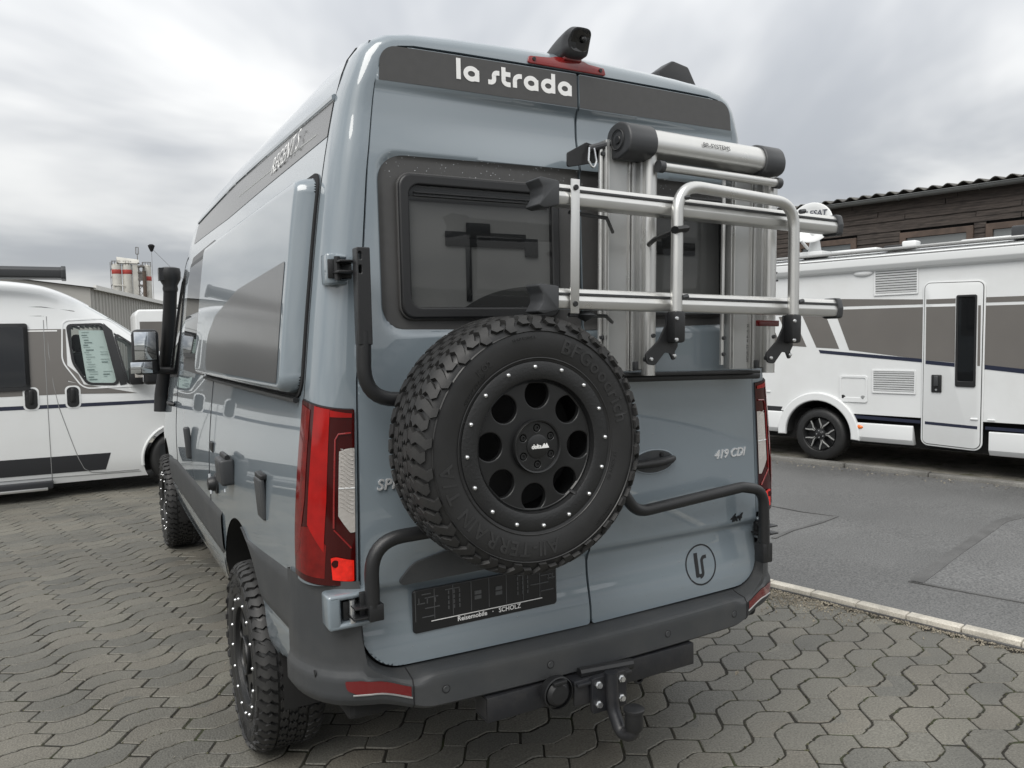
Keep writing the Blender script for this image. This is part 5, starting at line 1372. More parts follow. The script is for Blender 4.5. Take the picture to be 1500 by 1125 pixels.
wdecal('pillar', [(-1.305, 1.925), (-1.22, 1.84), (-1.10, 1.225), (-1.17, 1.215)], .005, 'black', .1)
sw = wdecal('sliding_door_window', rounded(W_SLIDE, .03), .018, 'black', .1, rim=(0, .018, 0)); wdecal('window_pane', rounded([(-3.40, 1.245), (-2.075, 1.245), (-2.075, 1.89), (-3.40, 1.89)], .03), .0205, 'glass_dark', .1, sw)
# price sheet behind the pane
ps = MB(); ps.add([wside(-1.555, 1.845, -.022), wside(-1.555 + .275, 1.84, -.022), wside(-1.205, 1.235, -.022), wside(-1.495, 1.235, -.022)], [(0, 1, 2, 3)])
pso = ps.build('price_sheet', 'paper', None, smooth=0, loc=(-2.4, 7.6, 0)); tag(pso, "pale printed price sheet hanging inside the white van's side window", 'paper')
rl_ = random.Random(4); tl_ = MB()
for k in range(20):
    z = 1.82 - .0275 * k; x0 = -1.535 + .06 * (1.845 - z) / .6; n_ = rl_.choice([1, 2]); 
    for q in range(n_):
        a = x0 + q * .15 + rl_.uniform(0, .02); l = rl_.uniform(.03, .09); hh = .005 if rl_.random() < .8 else .011
        tl_.add([wside(a, z, -.0205), wside(a + l, z, -.0205), wside(a + l, z - hh, -.0205), wside(a, z - hh, -.0205)], [(0, 1, 2, 3)])
tl_.build('print_line', 'ink', pso, smooth=0)["kind"] = "stuff"
# cab inside
b = MB(); b.box((-1.95 + OX, 1.02, 1.35), (.06, 1.7, 1.5)); b.box((-1.2 + OX, 1.02, .75), (1.3, 1.75, .12)); b.box((-.62 + OX, 1.02, 1.16), (.30, 1.6, .22)); b.build('cab_interior', 'interior', wv, bevel=.02)
for y in (.48, 1.5):
    b = MB(); b.box((-1.50 + OX, y, 1.28), (.16, .48, .66), (0, radians(-10), 0)); b.box((-1.58 + OX, y, 1.70), (.10, .26, .20)); b.box((-1.3 + OX, y, .98), (.48, .48, .14)); b.build('seat', 'interior', wv, bevel=.04, seg=3)
sc = MB(); sc.grid(lambda u, v: wv_pt(lerp(-1.48, -.40, u), len(ZS) - 7, 0).lerp(wv_pt(lerp(-1.48, -.40, u), len(ZS) - 7, 1), v) + Vector((0, 0, (.004 + (wv_H(lerp(-1.48, -.40, u)) - wv_pt(lerp(-1.48, -.40, u), len(ZS) - 7, 0).z) * (1 - (2 * v - 1) ** 2)))), 12, 10); sc.build('windscreen', 'glass_cab', wv)
# seams, handles, sill step, awning
def wseam(pts, r=.0035, mat='seam_l', nm='panel_seam'): b = MB(); b.tube([wside(x, z, .0006) for x, z in pts], r, 5); return b.build(nm, mat, wv)
wseam([(-1.885, .20 + .08 * k) for k in range(23)], .004)
wseam([(-1.855, 2.0), (-1.85, 1.6), (-1.82, 1.25), (-1.78, 1.0), (-1.70, .70), (-1.62, .42), (-1.57, .30), (-1.50, .255), (-1.35, .24), (-1.02, .235)], .0045)
wseam([(-3.4, 2.10), (-1.9, 2.105), (-1.6, 2.06), (-1.25, 1.98), (-1.0, 1.80)], .004, 'seam')
wseam([(-3.4, .245), (-1.9, .235), (-1.0, .215)], .004)
wseam([(-3.4, 2.005), (-1.9, 2.005)], .003); wseam([(-1.885, 2.0), (-1.885, 2.36)], .003)
for x in (-2.035, -1.642):
    hb_ = wdecal('handle_bowl', rounded([(x - .075, .985), (x + .075, .985), (x + .075, 1.235), (x - .075, 1.235)], .05, 6), .004, 'white_pl', .05)
    ho = wdecal('door_handle', rounded([(x - .058, 1.0), (x + .058, 1.0), (x + .058, 1.22), (x - .058, 1.22)], .045, 6), .010, 'black', .05, hb_, rim=(0, .008, 0))
    b = MB(); c = wside(x, 1.13, .02); b.box(c, (.04, .03, .15)); b.build('handle_grip', 'black', hb_, bevel=.012, seg=3)
b = MB(); b.box((-2.9 + OX, .02, .165), (2.05, .16, .075)); so2 = b.build('entry_step', 'charcoal', wv, bevel=.008)
b = MB(); b.box((-2.95 + OX, -.065, .130), (2.05, .03, .030)); b.build('step_trim', 'alu', so2, bevel=.004)
aw2 = MB(); aw2.prism(rounded([(.02, 2.415), (.015, 2.50), (.05, 2.535), (.15, 2.54), (.19, 2.50), (.20, 2.40)], .02, 4), lambda a, b_, d: (d, a, b_), -5.2 + OX, -1.69 + OX); awo = aw2.build('awning', 'cap', wv, smooth=40)
aw2 = MB(); aw2.prism(rounded([(.008, 2.405), (.003, 2.505), (.05, 2.546), (.155, 2.55), (.20, 2.505), (.21, 2.39)], .02, 4), lambda a, b_, d: (d, a, b_), -1.69 + OX, -1.645 + OX); aw2.build('awning_end_cap', 'plastic', awo, bevel=.006)
# wheel arch trim and wheels
for xw in (WXC, -4.25):
    b = MB(); b.lathe([(.20, -.02), (.225, -.03), (.29, -.03), (.325, -.005), (.335, .03), (.335, .17), (.30, .20), (.20, .20)], 48, (xw + OX, .06, .335), 'y'); w_ = b.build('wheel', 'rubber_wet', wv, smooth=45)
    b = MB(); b.lathe([(.0002, 0.02), (.06, .0), (.12, .03), (.19, .0), (.205, -.018), (.205, .05)], 32, (xw + OX, .055, .335), 'y'); b.build('wheel_trim', 'alu_dull', w_)
b = MB(); b.tube([wside(WXC + .405 * cos(radians(t)), .34 + .405 * sin(radians(t)), .006) for t in range(-12, 196, 8)], .016, 8); b.build('arch_lip', 'white', wv)
b = MB(); b.grid(lambda u, v: Vector((WXC + OX + .402 * cos(u * pi), .01 + .5 * v, .34 + .402 * sin(u * pi))), 20, 2); b.build('wheel_house', 'under', wv)
b = MB(); b.box((-2.4 + OX, 1.02, .26), (5.2, 1.6, .14)); b.build('underbody', 'under', wv, bevel=.01)
# mirror with two glasses
mm_ = MB(); mm_.box((-.86 + OX, -.20, 1.40), (.17, .22, .36)); mo = mm_.build('door_mirror', 'black', wv, bevel=.045, seg=4)
b = MB(); b.box((-.947 + OX, -.20, 1.46), (.006, .18, .18)); b.build('mirror_glass', 'chrome', mo, bevel=.002)
b = MB(); b.box((-.947 + OX, -.20, 1.29), (.006, .18, .08)); b.build('mirror_glass', 'chrome', mo, bevel=.002)
b = MB(); b.box((-1.00 + OX, -.07, 1.32), (.16, .16, .20)); b.build('mirror_foot', 'black', mo, bevel=.03); b = MB(); b.box((-.985 + OX, -.155, 1.37), (.08, .02, .14)); b.build('mirror_indicator', 'lens', mo, bevel=.006)

# ================================================================== white motorhome across the road (local x along its side towards its nose, wall at local y = 0)
mh = thing('motorhome', "white motorhome with taupe band, navy stripes and white dish across the road", 'motorhome', (6.64, 4.47, 0), atan2(-.972, .2352))
S0, S1 = -2.25, 4.6
MHF = lambda x, y, z: (x, y, z)
wl = MB()
prof_m = rounded([(0, .62), (0, 2.40), (.05, 2.56), (.25, 2.60), (2.0, 2.60), (2.25, 2.5), (2.25, .62)], [0, .05, .05, .05, .05, .1, 0], 4)
prof_m = [(a + (.45 if b_ < .95 and a < .1 else 0), b_) for a, b_ in rounded([(0, .62), (0, .9), (0, .951), (0, 2.40), (.05, 2.56), (.25, 2.60), (2.0, 2.60), (2.25, 2.5), (2.25, .62)], [0, 0, 0, .05, .05, .05, .05, .1, 0], 4)]
wl.prism(prof_m, lambda a, b_, d: (d, a, b_), S0, S1); wl.build('body', 'white2', mh, smooth=40)
lowl = [(S0, .62)] + [(-.060 + .45 * cos(radians(t)), .345 + .45 * sin(radians(t))) for t in range(142, 37, -6)] + [(S1, .62), (S1, .955), (S0, .955)]
put(curve_mesh([lowl], .04), 'lower_wall', 'white2', mh, frame((0, .0201, 0), (1, 0, 0), (0, 0, 1), (0, -1, 0)))
def flat(name, loop, off, mat, parent=None, th=.0015, bevel=0.0):
    mb = MB(); mb.prism(loop, lambda a, b_, d: (a, d, b_), -off - th, -off); return mb.build(name, mat, parent or mh, smooth=35, bevel=bevel)
# foil bands
flat('taupe_band', [(.145, 1.915), (1.188, 1.905), (1.188, 1.306), (.332, 1.415)], .001, 'taupe')
flat('taupe_band', [(1.815, 1.895), (S1 - .1, 1.87), (S1 - .1, .97), (1.815, 1.252)], .001, 'taupe')
flat('taupe_line', [(.112, 2.050), (1.188, 1.992), (1.188, 1.938), (.132, 1.952)], .001, 'taupe')
flat('taupe_line', [(1.815, 1.985), (S1 - .1, 1.96), (S1 - .1, 1.90), (1.815, 1.928)], .001, 'taupe')
flat('taupe_slash', [(-.285, 1.88), (.018, 1.885), (.208, 1.430), (-.085, 1.447)], .001, 'taupe')
flat('taupe_slash', [(-.60, 1.85), (-.40, 1.86), (-.216, 1.456), (-.419, 1.470)], .001, 'taupe')
flat('taupe_slash', [(-1.10, 1.83), (-.75, 1.85), (-.56, 1.47), (-.85, 1.48)], .001, 'taupe')
flat('navy_stripe', [(-.055, 1.418), (-.035, 1.376), (1.188, 1.272), (1.188, 1.312)], .0022, 'navy')
flat('navy_stripe', [(1.815, 1.252), (S1 - .1, .965), (S1 - .1, .915), (1.815, 1.205)], .0022, 'navy')
flat('lower_stripe', [(.375, .620), (1.178, .602), (1.178, .565), (.375, .580)], .001, 'navy')
flat('lower_stripe', [(1.83, .580), (S1 - .1, .54), (S1 - .1, .505), (1.83, .545)], .001, 'navy')
flat('lower_stripe', [(-2.1, .69), (-.545, .672), (-.575, .612), (-2.1, .63)], .001, 'charcoal')
# skirts
def skirt(a, b_, zt, zb):
    mb = MB(); mb.prism(rounded([(.010, zt), (-.018, zt - .012), (-.022, zb + .06), (.02, zb), (.10, zb)], .012, 3), lambda p, q, d: (d, p, q), a, b_); return mb.build('skirt_panel', 'white_pl', mh, smooth=45, bevel=.003)
skirt(.43, 1.085, .535, .300); skirt(1.87, S1 - .2, .530, .262); skirt(S0, -.545, .615, .335)
b = MB(); b.box((1.17, 1.15, .45), (S1 - S0 - .5, 1.9, .40)); b.build('underbody', 'under', mh)
# arch
ao_, ai_ = arc(-.060, .345, .535, 183, -4, 24), arc(-.060, .345, .430, -4, 183, 24)
me = curve_mesh([rounded(ao_ + ai_, 0)], .06, .016, 3); put(me, 'wheel_arch', 'white_pl', mh, frame((0, -.012, 0), (1, 0, 0), (0, 0, 1), (0, -1, 0)))
b = MB(); b.grid(lambda u, v: (-.06 + .433 * cos(u * pi), lerp(-.004, .42, v), .345 + .433 * sin(u * pi)), 24, 1); b.add([(p, .42, q) for p, q in arc(-.06, .345, .436, 0, 180, 24)], [tuple(range(25))]); b.build('wheel_house', 'under', mh, smooth=40)
def mh_wheel(x):
    c = (x, .055, .342)
    b = MB(); b.lathe([(.205, .0), (.225, -.028), (.28, -.030), (.318, -.012), (.335, .02), (.337, .10), (.337, .19), (.30, .22), (.205, .22)], 56, c, 'y'); w = b.build('wheel', 'rubber_wet', mh, smooth=45)
    b = MB()
    for k in range(56):
        t = 2 * pi * k / 56; b.box((c[0] + .339 * cos(t), c[1] + .105 + (.03 if k % 2 else -.03), c[2] + .339 * sin(t)), (.006, .07, .016), (0, -t, .3 if k % 2 else -.3))
    b.build('tread', 'rubber', w, smooth=0)["kind"] = "stuff"
    b = MB(); b.lathe([(.205, -.016), (.208, .0), (.19, .03), (.18, .12)], 48, c, 'y'); b.lathe([(.0002, .06), (.19, .06)], 32, c, 'y'); b.build('rim', 'black', w)
    for k in range(5):
        t = 2 * pi * k / 5 + .30
        for sgn in (-1, 1):
            P = [(sgn * .010, .075), (sgn * .020, .105), (sgn * .050, .145), (sgn * .072, .186), (sgn * .060, .192), (sgn * .034, .150), (sgn * .006, .115), (sgn * .004, .075)]
            Q = [(c[0] + u * cos(t) + v * sin(t), c[2] - u * sin(t) + v * cos(t)) for u, v in P]
            mb = MB(); mb.prism(Q, lambda p, q, d: (p, d, q), c[1] - .016, c[1] - .004); mb.build('spoke', 'alu', w, smooth=0, bevel=.0015)
        Q = [(c[0] + u * cos(t) + v * sin(t), c[2] - u * sin(t) + v * cos(t)) for u, v in [(-.020, .02), (.020, .02), (.030, .10), (.070, .190), (-.070, .190), (-.030, .10)]]
        mb = MB(); mb.prism(Q, lambda p, q, d: (p, d, q), c[1] + .0, c[1] + .012); mb.build('spoke_back', 'rim', w, smooth=0)
        b = MB(); b.lathe([(.0002, -.008), (.008, -.008), (.010, .0)], 8, (c[0] + .045 * sin(t + .6), c[1], c[2] + .045 * cos(t + .6)), 'y'); b.build('wheel_nut', 'chrome', w)
    b = MB(); b.lathe([(.0002, -.014), (.022, -.013), (.030, -.006), (.07, .0), (.075, .01)], 28, c, 'y'); b.build('hub_cap', 'black', w)
mh_wheel(-.060); mh_wheel(4.0)
# entrance door with window and handle
def dloop(g): return rounded([(1.195 - g, .345 - g), (1.785 + g, .322 - g), (1.800 + g, 2.155 + g), (1.205 - g, 2.172 + g)], [.06 + g, .07 + g, .06 + g, .06 + g], 6)
d0 = flat('door_frame', dloop(.022), .003, 'white_pl', th=.012, bevel=.003)
flat('door_gap', dloop(.006), .0162, 'seam', d0, th=.001)
dr = flat('entrance_door', dloop(-.002), .0175, 'white2', th=.010, bevel=.003)
flat('taupe_band', [(1.222, 1.905), (1.526, 1.90), (1.526, 1.275), (1.222, 1.300)], .0282, 'taupe', dr); flat('taupe_line', [(1.222, 1.990), (1.526, 1.987), (1.526, 1.932), (1.222, 1.937)], .0282, 'taupe', dr)
flat('taupe_band', [(1.752, 1.90), (1.778, 1.90), (1.778, 1.24), (1.752, 1.242)], .0282, 'taupe', dr)
flat('navy_stripe', [(1.222, 1.298), (1.526, 1.270), (1.526, 1.228), (1.222, 1.256)], .0290, 'navy', dr); flat('lower_stripe', [(1.222, .598), (1.760, .578), (1.760, .545), (1.222, .565)], .0282, 'navy', dr)
put(curve_mesh([rounded([(1.533, 1.008), (1.738, 1.005), (1.742, 2.02), (1.536, 2.022)], .02, 4), rounded([(1.556, 1.07), (1.716, 1.068), (1.722, 1.995), (1.558, 1.997)], .015, 4)[::-1]], .022, .005, 2), 'window_frame', 'black', dr, frame((0, -.032, 0), (1, 0, 0), (0, 0, 1), (0, -1, 0)))
flat('window_pane', [(1.55, 1.06), (1.72, 1.06), (1.725, 2.0), (1.552, 2.0)], .029, 'glass_dark', dr, th=.004); flat('window_shade', [(1.55, 1.06), (1.72, 1.06), (1.725, 2.0), (1.552, 2.0)], .0276, 'gap', dr, th=.0008)
b = MB(); b.box((1.342, -.035, 1.035), (.108, .02, .20)); ho = b.build('door_handle', 'black', dr, bevel=.009, seg=3); b = MB(); b.box((1.342, -.052, 1.065), (.045, .026, .12)); b.build('handle_grip', 'cap', ho, bevel=.010, seg=3)
b = MB(); b.lathe([(.0002, -.006), (.012, -.005), (.013, .002)], 12, (1.342, -.045, .965), 'y'); b.build('lock', 'chrome', ho)
for x, z in ((1.735, .655), (1.900, .655)):
    b = MB(); b.tube([(x - .04, -.030, z), (x + .03, -.030, z)], .012, 8); b.build('door_catch', 'white_pl', mh)
# vents
def vent(x0, x1, z0, z1, n):
    fr_ = curve_mesh([rrect(x0, x1, z0, z1, .010, 3), rrect(x0 + .018, x1 - .018, z0 + .022, z1 - .018, .004, 2)[::-1]], .012, .003, 1)
    o = put(fr_, 'vent_grille', 'white_pl', mh, frame((0, -.008, 0), (1, 0, 0), (0, 0, 1), (0, -1, 0)))
    flat('vent_back', [(x0 + .01, z0 + .01), (x1 - .01, z0 + .01), (x1 - .01, z1 - .01), (x0 + .01, z1 - .01)], .0012, 'seam', o, .0008)
    s_ = MB(); hh = (z1 - z0 - .04) / n; s_.box((0, -.006, 0), (x1 - x0 - .034, .008, hh * .62), (radians(22), 0, 0)); sm_ = s_.mesh('slat', 'white_pl', 0)
    for k in range(n): obj('slat', sm_, o, ((x0 + x1) / 2, 0, z0 + .022 + hh * (k + .5)))
vent(.628, 1.128, 2.060, 2.365, 9); vent(.612, 1.112, .900, 1.180, 9)
# service flap, lamp, markers
put(curve_mesh([rrect(.215, .560, .775, 1.105, .03, 4), rrect(.242, .535, .835, 1.075, .02, 4)[::-1]], .012, .004, 2), 'service_flap', 'white_pl', mh, frame((0, -.008, 0), (1, 0, 0), (0, 0, 1), (0, -1, 0)))
flat('flap_panel', rrect(.240, .540, .83, 1.08, .02, 4), .001, 'white2', th=.004)
for x, m_ in ((.262, 'black'), (.505, 'seam_l')):
    b = MB(); b.lathe([(.0002, -.018), (.014, -.017), (.018, -.008)], 14, (x, 0, .835), 'y'); b.lathe([(.018, -.010), (.028, -.008), (.028, .0)], 14, (x, 0, .835), 'y'); b.build('flap_lock', m_, mh)
b = MB(); V = []; b.grid(lambda u, v: (.497 + .120 * cos(u * 2 * pi) * cos(v * pi / 2), -.002 - .035 * sin(v * pi / 2), 2.338 + .040 * sin(u * 2 * pi) * cos(v * pi / 2)), 28, 6); b.build('porch_lamp', 'white_pl', mh)
b = MB(); b.grid(lambda u, v: (.467 + .048 * cos(u * 2 * pi) * cos(v * pi / 2), -.020 - .015 * sin(v * pi / 2), .478 + .024 * sin(u * 2 * pi) * cos(v * pi / 2)), 20, 4); b.build('side_marker', 'orange', mh)
b = MB(); b.box((-.745, -.006, .865), (.055, .012, .022)); b.build('side_reflector', 'white_pl', mh, bevel=.004)
# awning box and roof edge
aw3 = MB(); aw3.prism(rounded([(.02, 2.335), (-.055, 2.372), (-.085, 2.42), (-.085, 2.50), (-.06, 2.535), (.03, 2.545)], [.01, .02, .03, .03, .02, .01], 4), lambda a, b_, d: (d, a, b_), S0 + .25, S1 - .2); awo = aw3.build('awning', 'white_pl', mh, smooth=40)
b = MB(); b.box((1.2, -.0825, 2.515), (S1 - S0 - .5, .008, .010)); b.build('awning_seam', 'seam_l', awo, smooth=0)
b = MB(); b.box((1.15, .09, 2.605), (S1 - S0 - .3, .16, .03)); b.build('roof_rail', 'alu_dull', mh, bevel=.008)
for x, y, dx, dy, dz, m_ in ((.22, .55, .62, .5, .06, 'white_pl'), (.82, .35, .32, .35, .05, 'black'), (.95, .25, .16, .16, .085, 'white_pl'), (1.75, .6, .6, .55, .05, 'white_pl'), (2.45, .4, .9, .5, .13, 'cap')):
    b = MB(); b.box((x, y, 2.61 + dz / 2), (dx, dy, dz)); b.build('roof_hatch', m_, mh, bevel=.02, seg=3)
# satellite dish
dc = Vector((-.165, .02, 3.025)); nrm_ = Vector((.22, -.95, .16)).normalized()
# dish turned to the road: face normal in local axes
t_ = Vector((0, 0, 1)); ex_ = t_.cross(nrm_).normalized() ; ey_ = nrm_.cross(ex_).normalized()
DM = frame(dc, ex_, ey_, nrm_)
b = MB(); b.lathe([(.0002, -.04), (.10, -.034), (.19, -.014), (.246, .008), (.258, .004), (.250, -.006), (.19, -.03), (.0002, -.056)], 40, (0, 0, 0), 'z')
dm = b.mesh('satellite_dish', 'white_pl', 40); dm.transform(DM); dish = obj('satellite_dish', dm, mh)
put(text_mesh("TELESAT", .098, .001, .12, .95, .002, 'CENTER'), 'dish_lettering', 'navy', dish, DM @ Matrix.Translation((0, .085, .006)))
b = MB(); b.tube([dc - nrm_ * .04, dc + Vector((.02, .05, -.22)), Vector((-.20, .18, 2.64))], [.05, .06, .09], 12); b.box((-.20, .18, 2.63), (.34, .30, .07)); b.tube([Vector((-.21, .02, 2.70)), Vector((-.235, -.12, 2.80))], .02, 8); b.build('dish_mast', 'white_pl', dish, bevel=.008)

# ================================================================== timber shed behind the motorhome
MT['wood'] = material("weathered_dark_boards", (.036, .028, .024), .80, var=.6, var_scale=3.0, stretch=(1.2, 14, 14), bump=.5, bump_scale=18, dirt=(.12, .10, .085), dirt_amt=.5, dirt_scale=4)
MT['frame_wood'] = material("brown_window_wood", (.075, .052, .040), .7, var=.3, var_scale=6)
MT['eternit'] = material("fibre_cement_sheet", (.075, .072, .068), .85, var=.3, var_scale=4, dirt=(.13, .125, .09), dirt_amt=.5, dirt_scale=6)
MT['zinc'] = material("zinc_gutter", (.125, .13, .13), .5, .3, var=.15, var_scale=2)
MT['pale_pane'] = material("sky_reflecting_pane", (.10, .11, .11), .06, spec=1.0, coat=1.0)
shed = thing('timber_shed', "dark weathered timber shed with corrugated roof behind the motorhome", 'building', (6.64 + 6.0 * .972, 4.47 + 6.0 * .2352, 0), atan2(-.972, .2352))
b = MB(); b.box((-.5, 3.0, 2.0), (15.0, 5.9, 4.1)); b.build('wall_core', 'gap', shed, smooth=0)
WINS = [(-3.45, -2.20), (-1.38, -.13), (.065, 1.32), (2.1, 3.3)]
WZ0, WZ1 = 2.45, 3.46
rw_ = random.Random(12)
plank_cache = {}
def plank(x0, x1, z0, z1):
    key = (round((x1 - x0), 2), round(z1 - z0, 3))
    if key not in plank_cache:
        mb = MB(); l, h = key; mb.prism([(-.002, -h / 2), (-.030, -h / 2 - .008), (-.016, h / 2), (-.002, h / 2)], lambda a, b_, d: (d, a, b_), -l / 2, l / 2); plank_cache[key] = mb.mesh('plank', 'wood', 0, .002)
    obj('plank', plank_cache[key], shed, ((x0 + x1) / 2, rw_.uniform(-.008, .004), (z0 + z1) / 2 + rw_.gauss(0, .002)), (rw_.gauss(0, .01), 0, 0))
PH = .098
z = 2.05
while z < 4.10:
    cuts = [(-8.0, 7.0)]
    if z + PH > WZ0 and z < WZ1:
        cuts = []; x = -8.0
        for a, b_ in WINS: cuts.append((x, a)); x = b_
        cuts.append((x, 7.0))
    for a, b_ in cuts:
        x = a
        while x < b_ - .02:
            l = min(b_ - x, rw_.choice([1.9, 2.4, 3.1]))
            if b_ - x - l < .3: l = b_ - x
            plank(x + .003, x + l - .003, z, min(z + PH - .004, 4.10)); x += l
    z += PH
b = MB(); b.box((-.5, -.006, 1.0), (15, .012, 2.05)); b.build('lower_wall', 'wood', shed, smooth=0)
for a, b_ in WINS:
    fr_ = curve_mesh([[(a, WZ0), (b_, WZ0), (b_, WZ1), (a, WZ1)], [(a + .11, WZ0 + .1), (a + .11, WZ1 - .11), (b_ - .11, WZ1 - .11), (b_ - .11, WZ0 + .1)]], .07, .006, 1)
    o = put(fr_, 'window_frame', 'frame_wood', shed, frame((0, -.03, 0), (1, 0, 0), (0, 0, 1), (0, -1, 0)))
    q = MB(); q.box(((a + b_) / 2, -.012, (WZ0 + WZ1) / 2), (b_ - a - .16, .006, WZ1 - WZ0 - .16)); q.build('window_pane', 'pale_pane', o, smooth=0)
rf_ = MB(); NW = 15 * 4 * 8
rf_.grid(lambda u, v: (lerp(-8.3, 7.3, u), lerp(-.24, 6.4, v), lerp(4.205, 4.75, v) + .032 * cos(2 * pi * lerp(-8.3, 7.3, u) / .25)), NW, 2)
rf_.grid(lambda u, v: (lerp(-8.3, 7.3, u), -.24 + .001 * v, 4.205 + .032 * cos(2 * pi * lerp(-8.3, 7.3, u) / .25) - .014 * v), NW, 1)
rf_.grid(lambda u, v: (lerp(-8.3, 7.3, u), lerp(-.239, 6.4, v), lerp(4.191, 4.73, v) + .032 * cos(2 * pi * lerp(-8.3, 7.3, u) / .25)), NW, 2)
rf_.build('roof', 'eternit', shed, smooth=50)
b = MB(); b.box((-.5, -.10, 4.135), (15.4, .02, .06)); b.build('fascia', 'wood', shed, smooth=0)
gt = MB(); gp = arc(-.20, 4.130, .075, 180, 360, 12)
gt.add([Vector((x, a, b_)) for x in (-8.3, 7.3) for a, b_ in gp], [(k, k + 1, 14 + k, 13 + k) for k in range(12)]); gt.tube([(-8.3, -.277, 4.132), (7.3, -.277, 4.132)], .009, 8)
go = gt.build('gutter', 'zinc', shed, smooth=50)
for x in (-2.9, -1.35, .0, 2.6):
    q = MB(); q.tube([(x, a * 1.0, b_) for a, b_ in arc(-.20, 4.130, .079, 175, 365, 12)], .010, 6); q.build('gutter_joint', 'zinc', go)

# ================================================================== things far behind the white van
MT['cladding'] = material("pale_metal_cladding", (.36, .355, .335), .55, var=.08, var_scale=.4)
MT['cladding_trim'] = material("cladding_trim", (.60, .60, .58), .5)
MT['silo'] = material("silo_paint", (.50, .49, .45), .6, var=.12, var_scale=.6, dirt=(.30, .29, .27), dirt_amt=.4, dirt_scale=.8)
MT['silo_red'] = material("silo_red", (.33, .040, .030), .6, var=.1, var_scale=1)
MT['steel'] = material("weathered_steel", (.13, .12, .11), .6, .2, var=.3, var_scale=1.5)
MT['bark'] = material("bark", (.07, .052, .040), .9, var=.3, var_scale=8)
hall = thing('warehouse', "pale ribbed metal warehouse beyond the white van", 'building', (-1.13, 37.8, 0), atan2(15.5, 4.28))
HL, HD, HH = 46.0, 22.0, 4.25          # local x along the long wall, local y to its left (behind)
b = MB(); b.add([(0, 0, 0), (HL, 0, 0), (HL, 0, HH), (0, 0, HH)], [(0, 1, 2, 3)]); b.add([(0, 0, 0), (0, HD, 0), (0, HD, HH), (0, HD / 2, HH + 1.5), (0, 0, HH)], [(0, 1, 2, 3, 4)]); b.build('wall', 'cladding', hall, smooth=0)
rb_ = MB(); rb_.prism([(0, 0), (.03, -.05), (.09, -.05), (.12, 0)], lambda a, b_, d: (a, b_, d), 0, HH - .02); rbm = rb_.mesh('wall_rib', 'cladding', 0)
for k in range(58): obj('wall_rib', rbm, hall, (.1 + k * .56, -.002, 0))
b = MB(); b.add([(-.2, -.25, HH), (HL, -.25, HH), (HL, HD / 2, HH + 1.55), (-.2, HD / 2, HH + 1.55)], [(0, 1, 2, 3)]); b.add([(-.2, HD + .25, HH), (HL, HD + .25, HH), (HL, HD / 2, HH + 1.55), (-.2, HD / 2, HH + 1.55)], [(0, 1, 2, 3)]); b.build('roof', 'cladding', hall, smooth=0)
b = MB(); b.box((HL / 2, -.20, HH + .02), (HL, .12, .20)); b.build('eaves_trim', 'cladding_trim', hall, smooth=0)

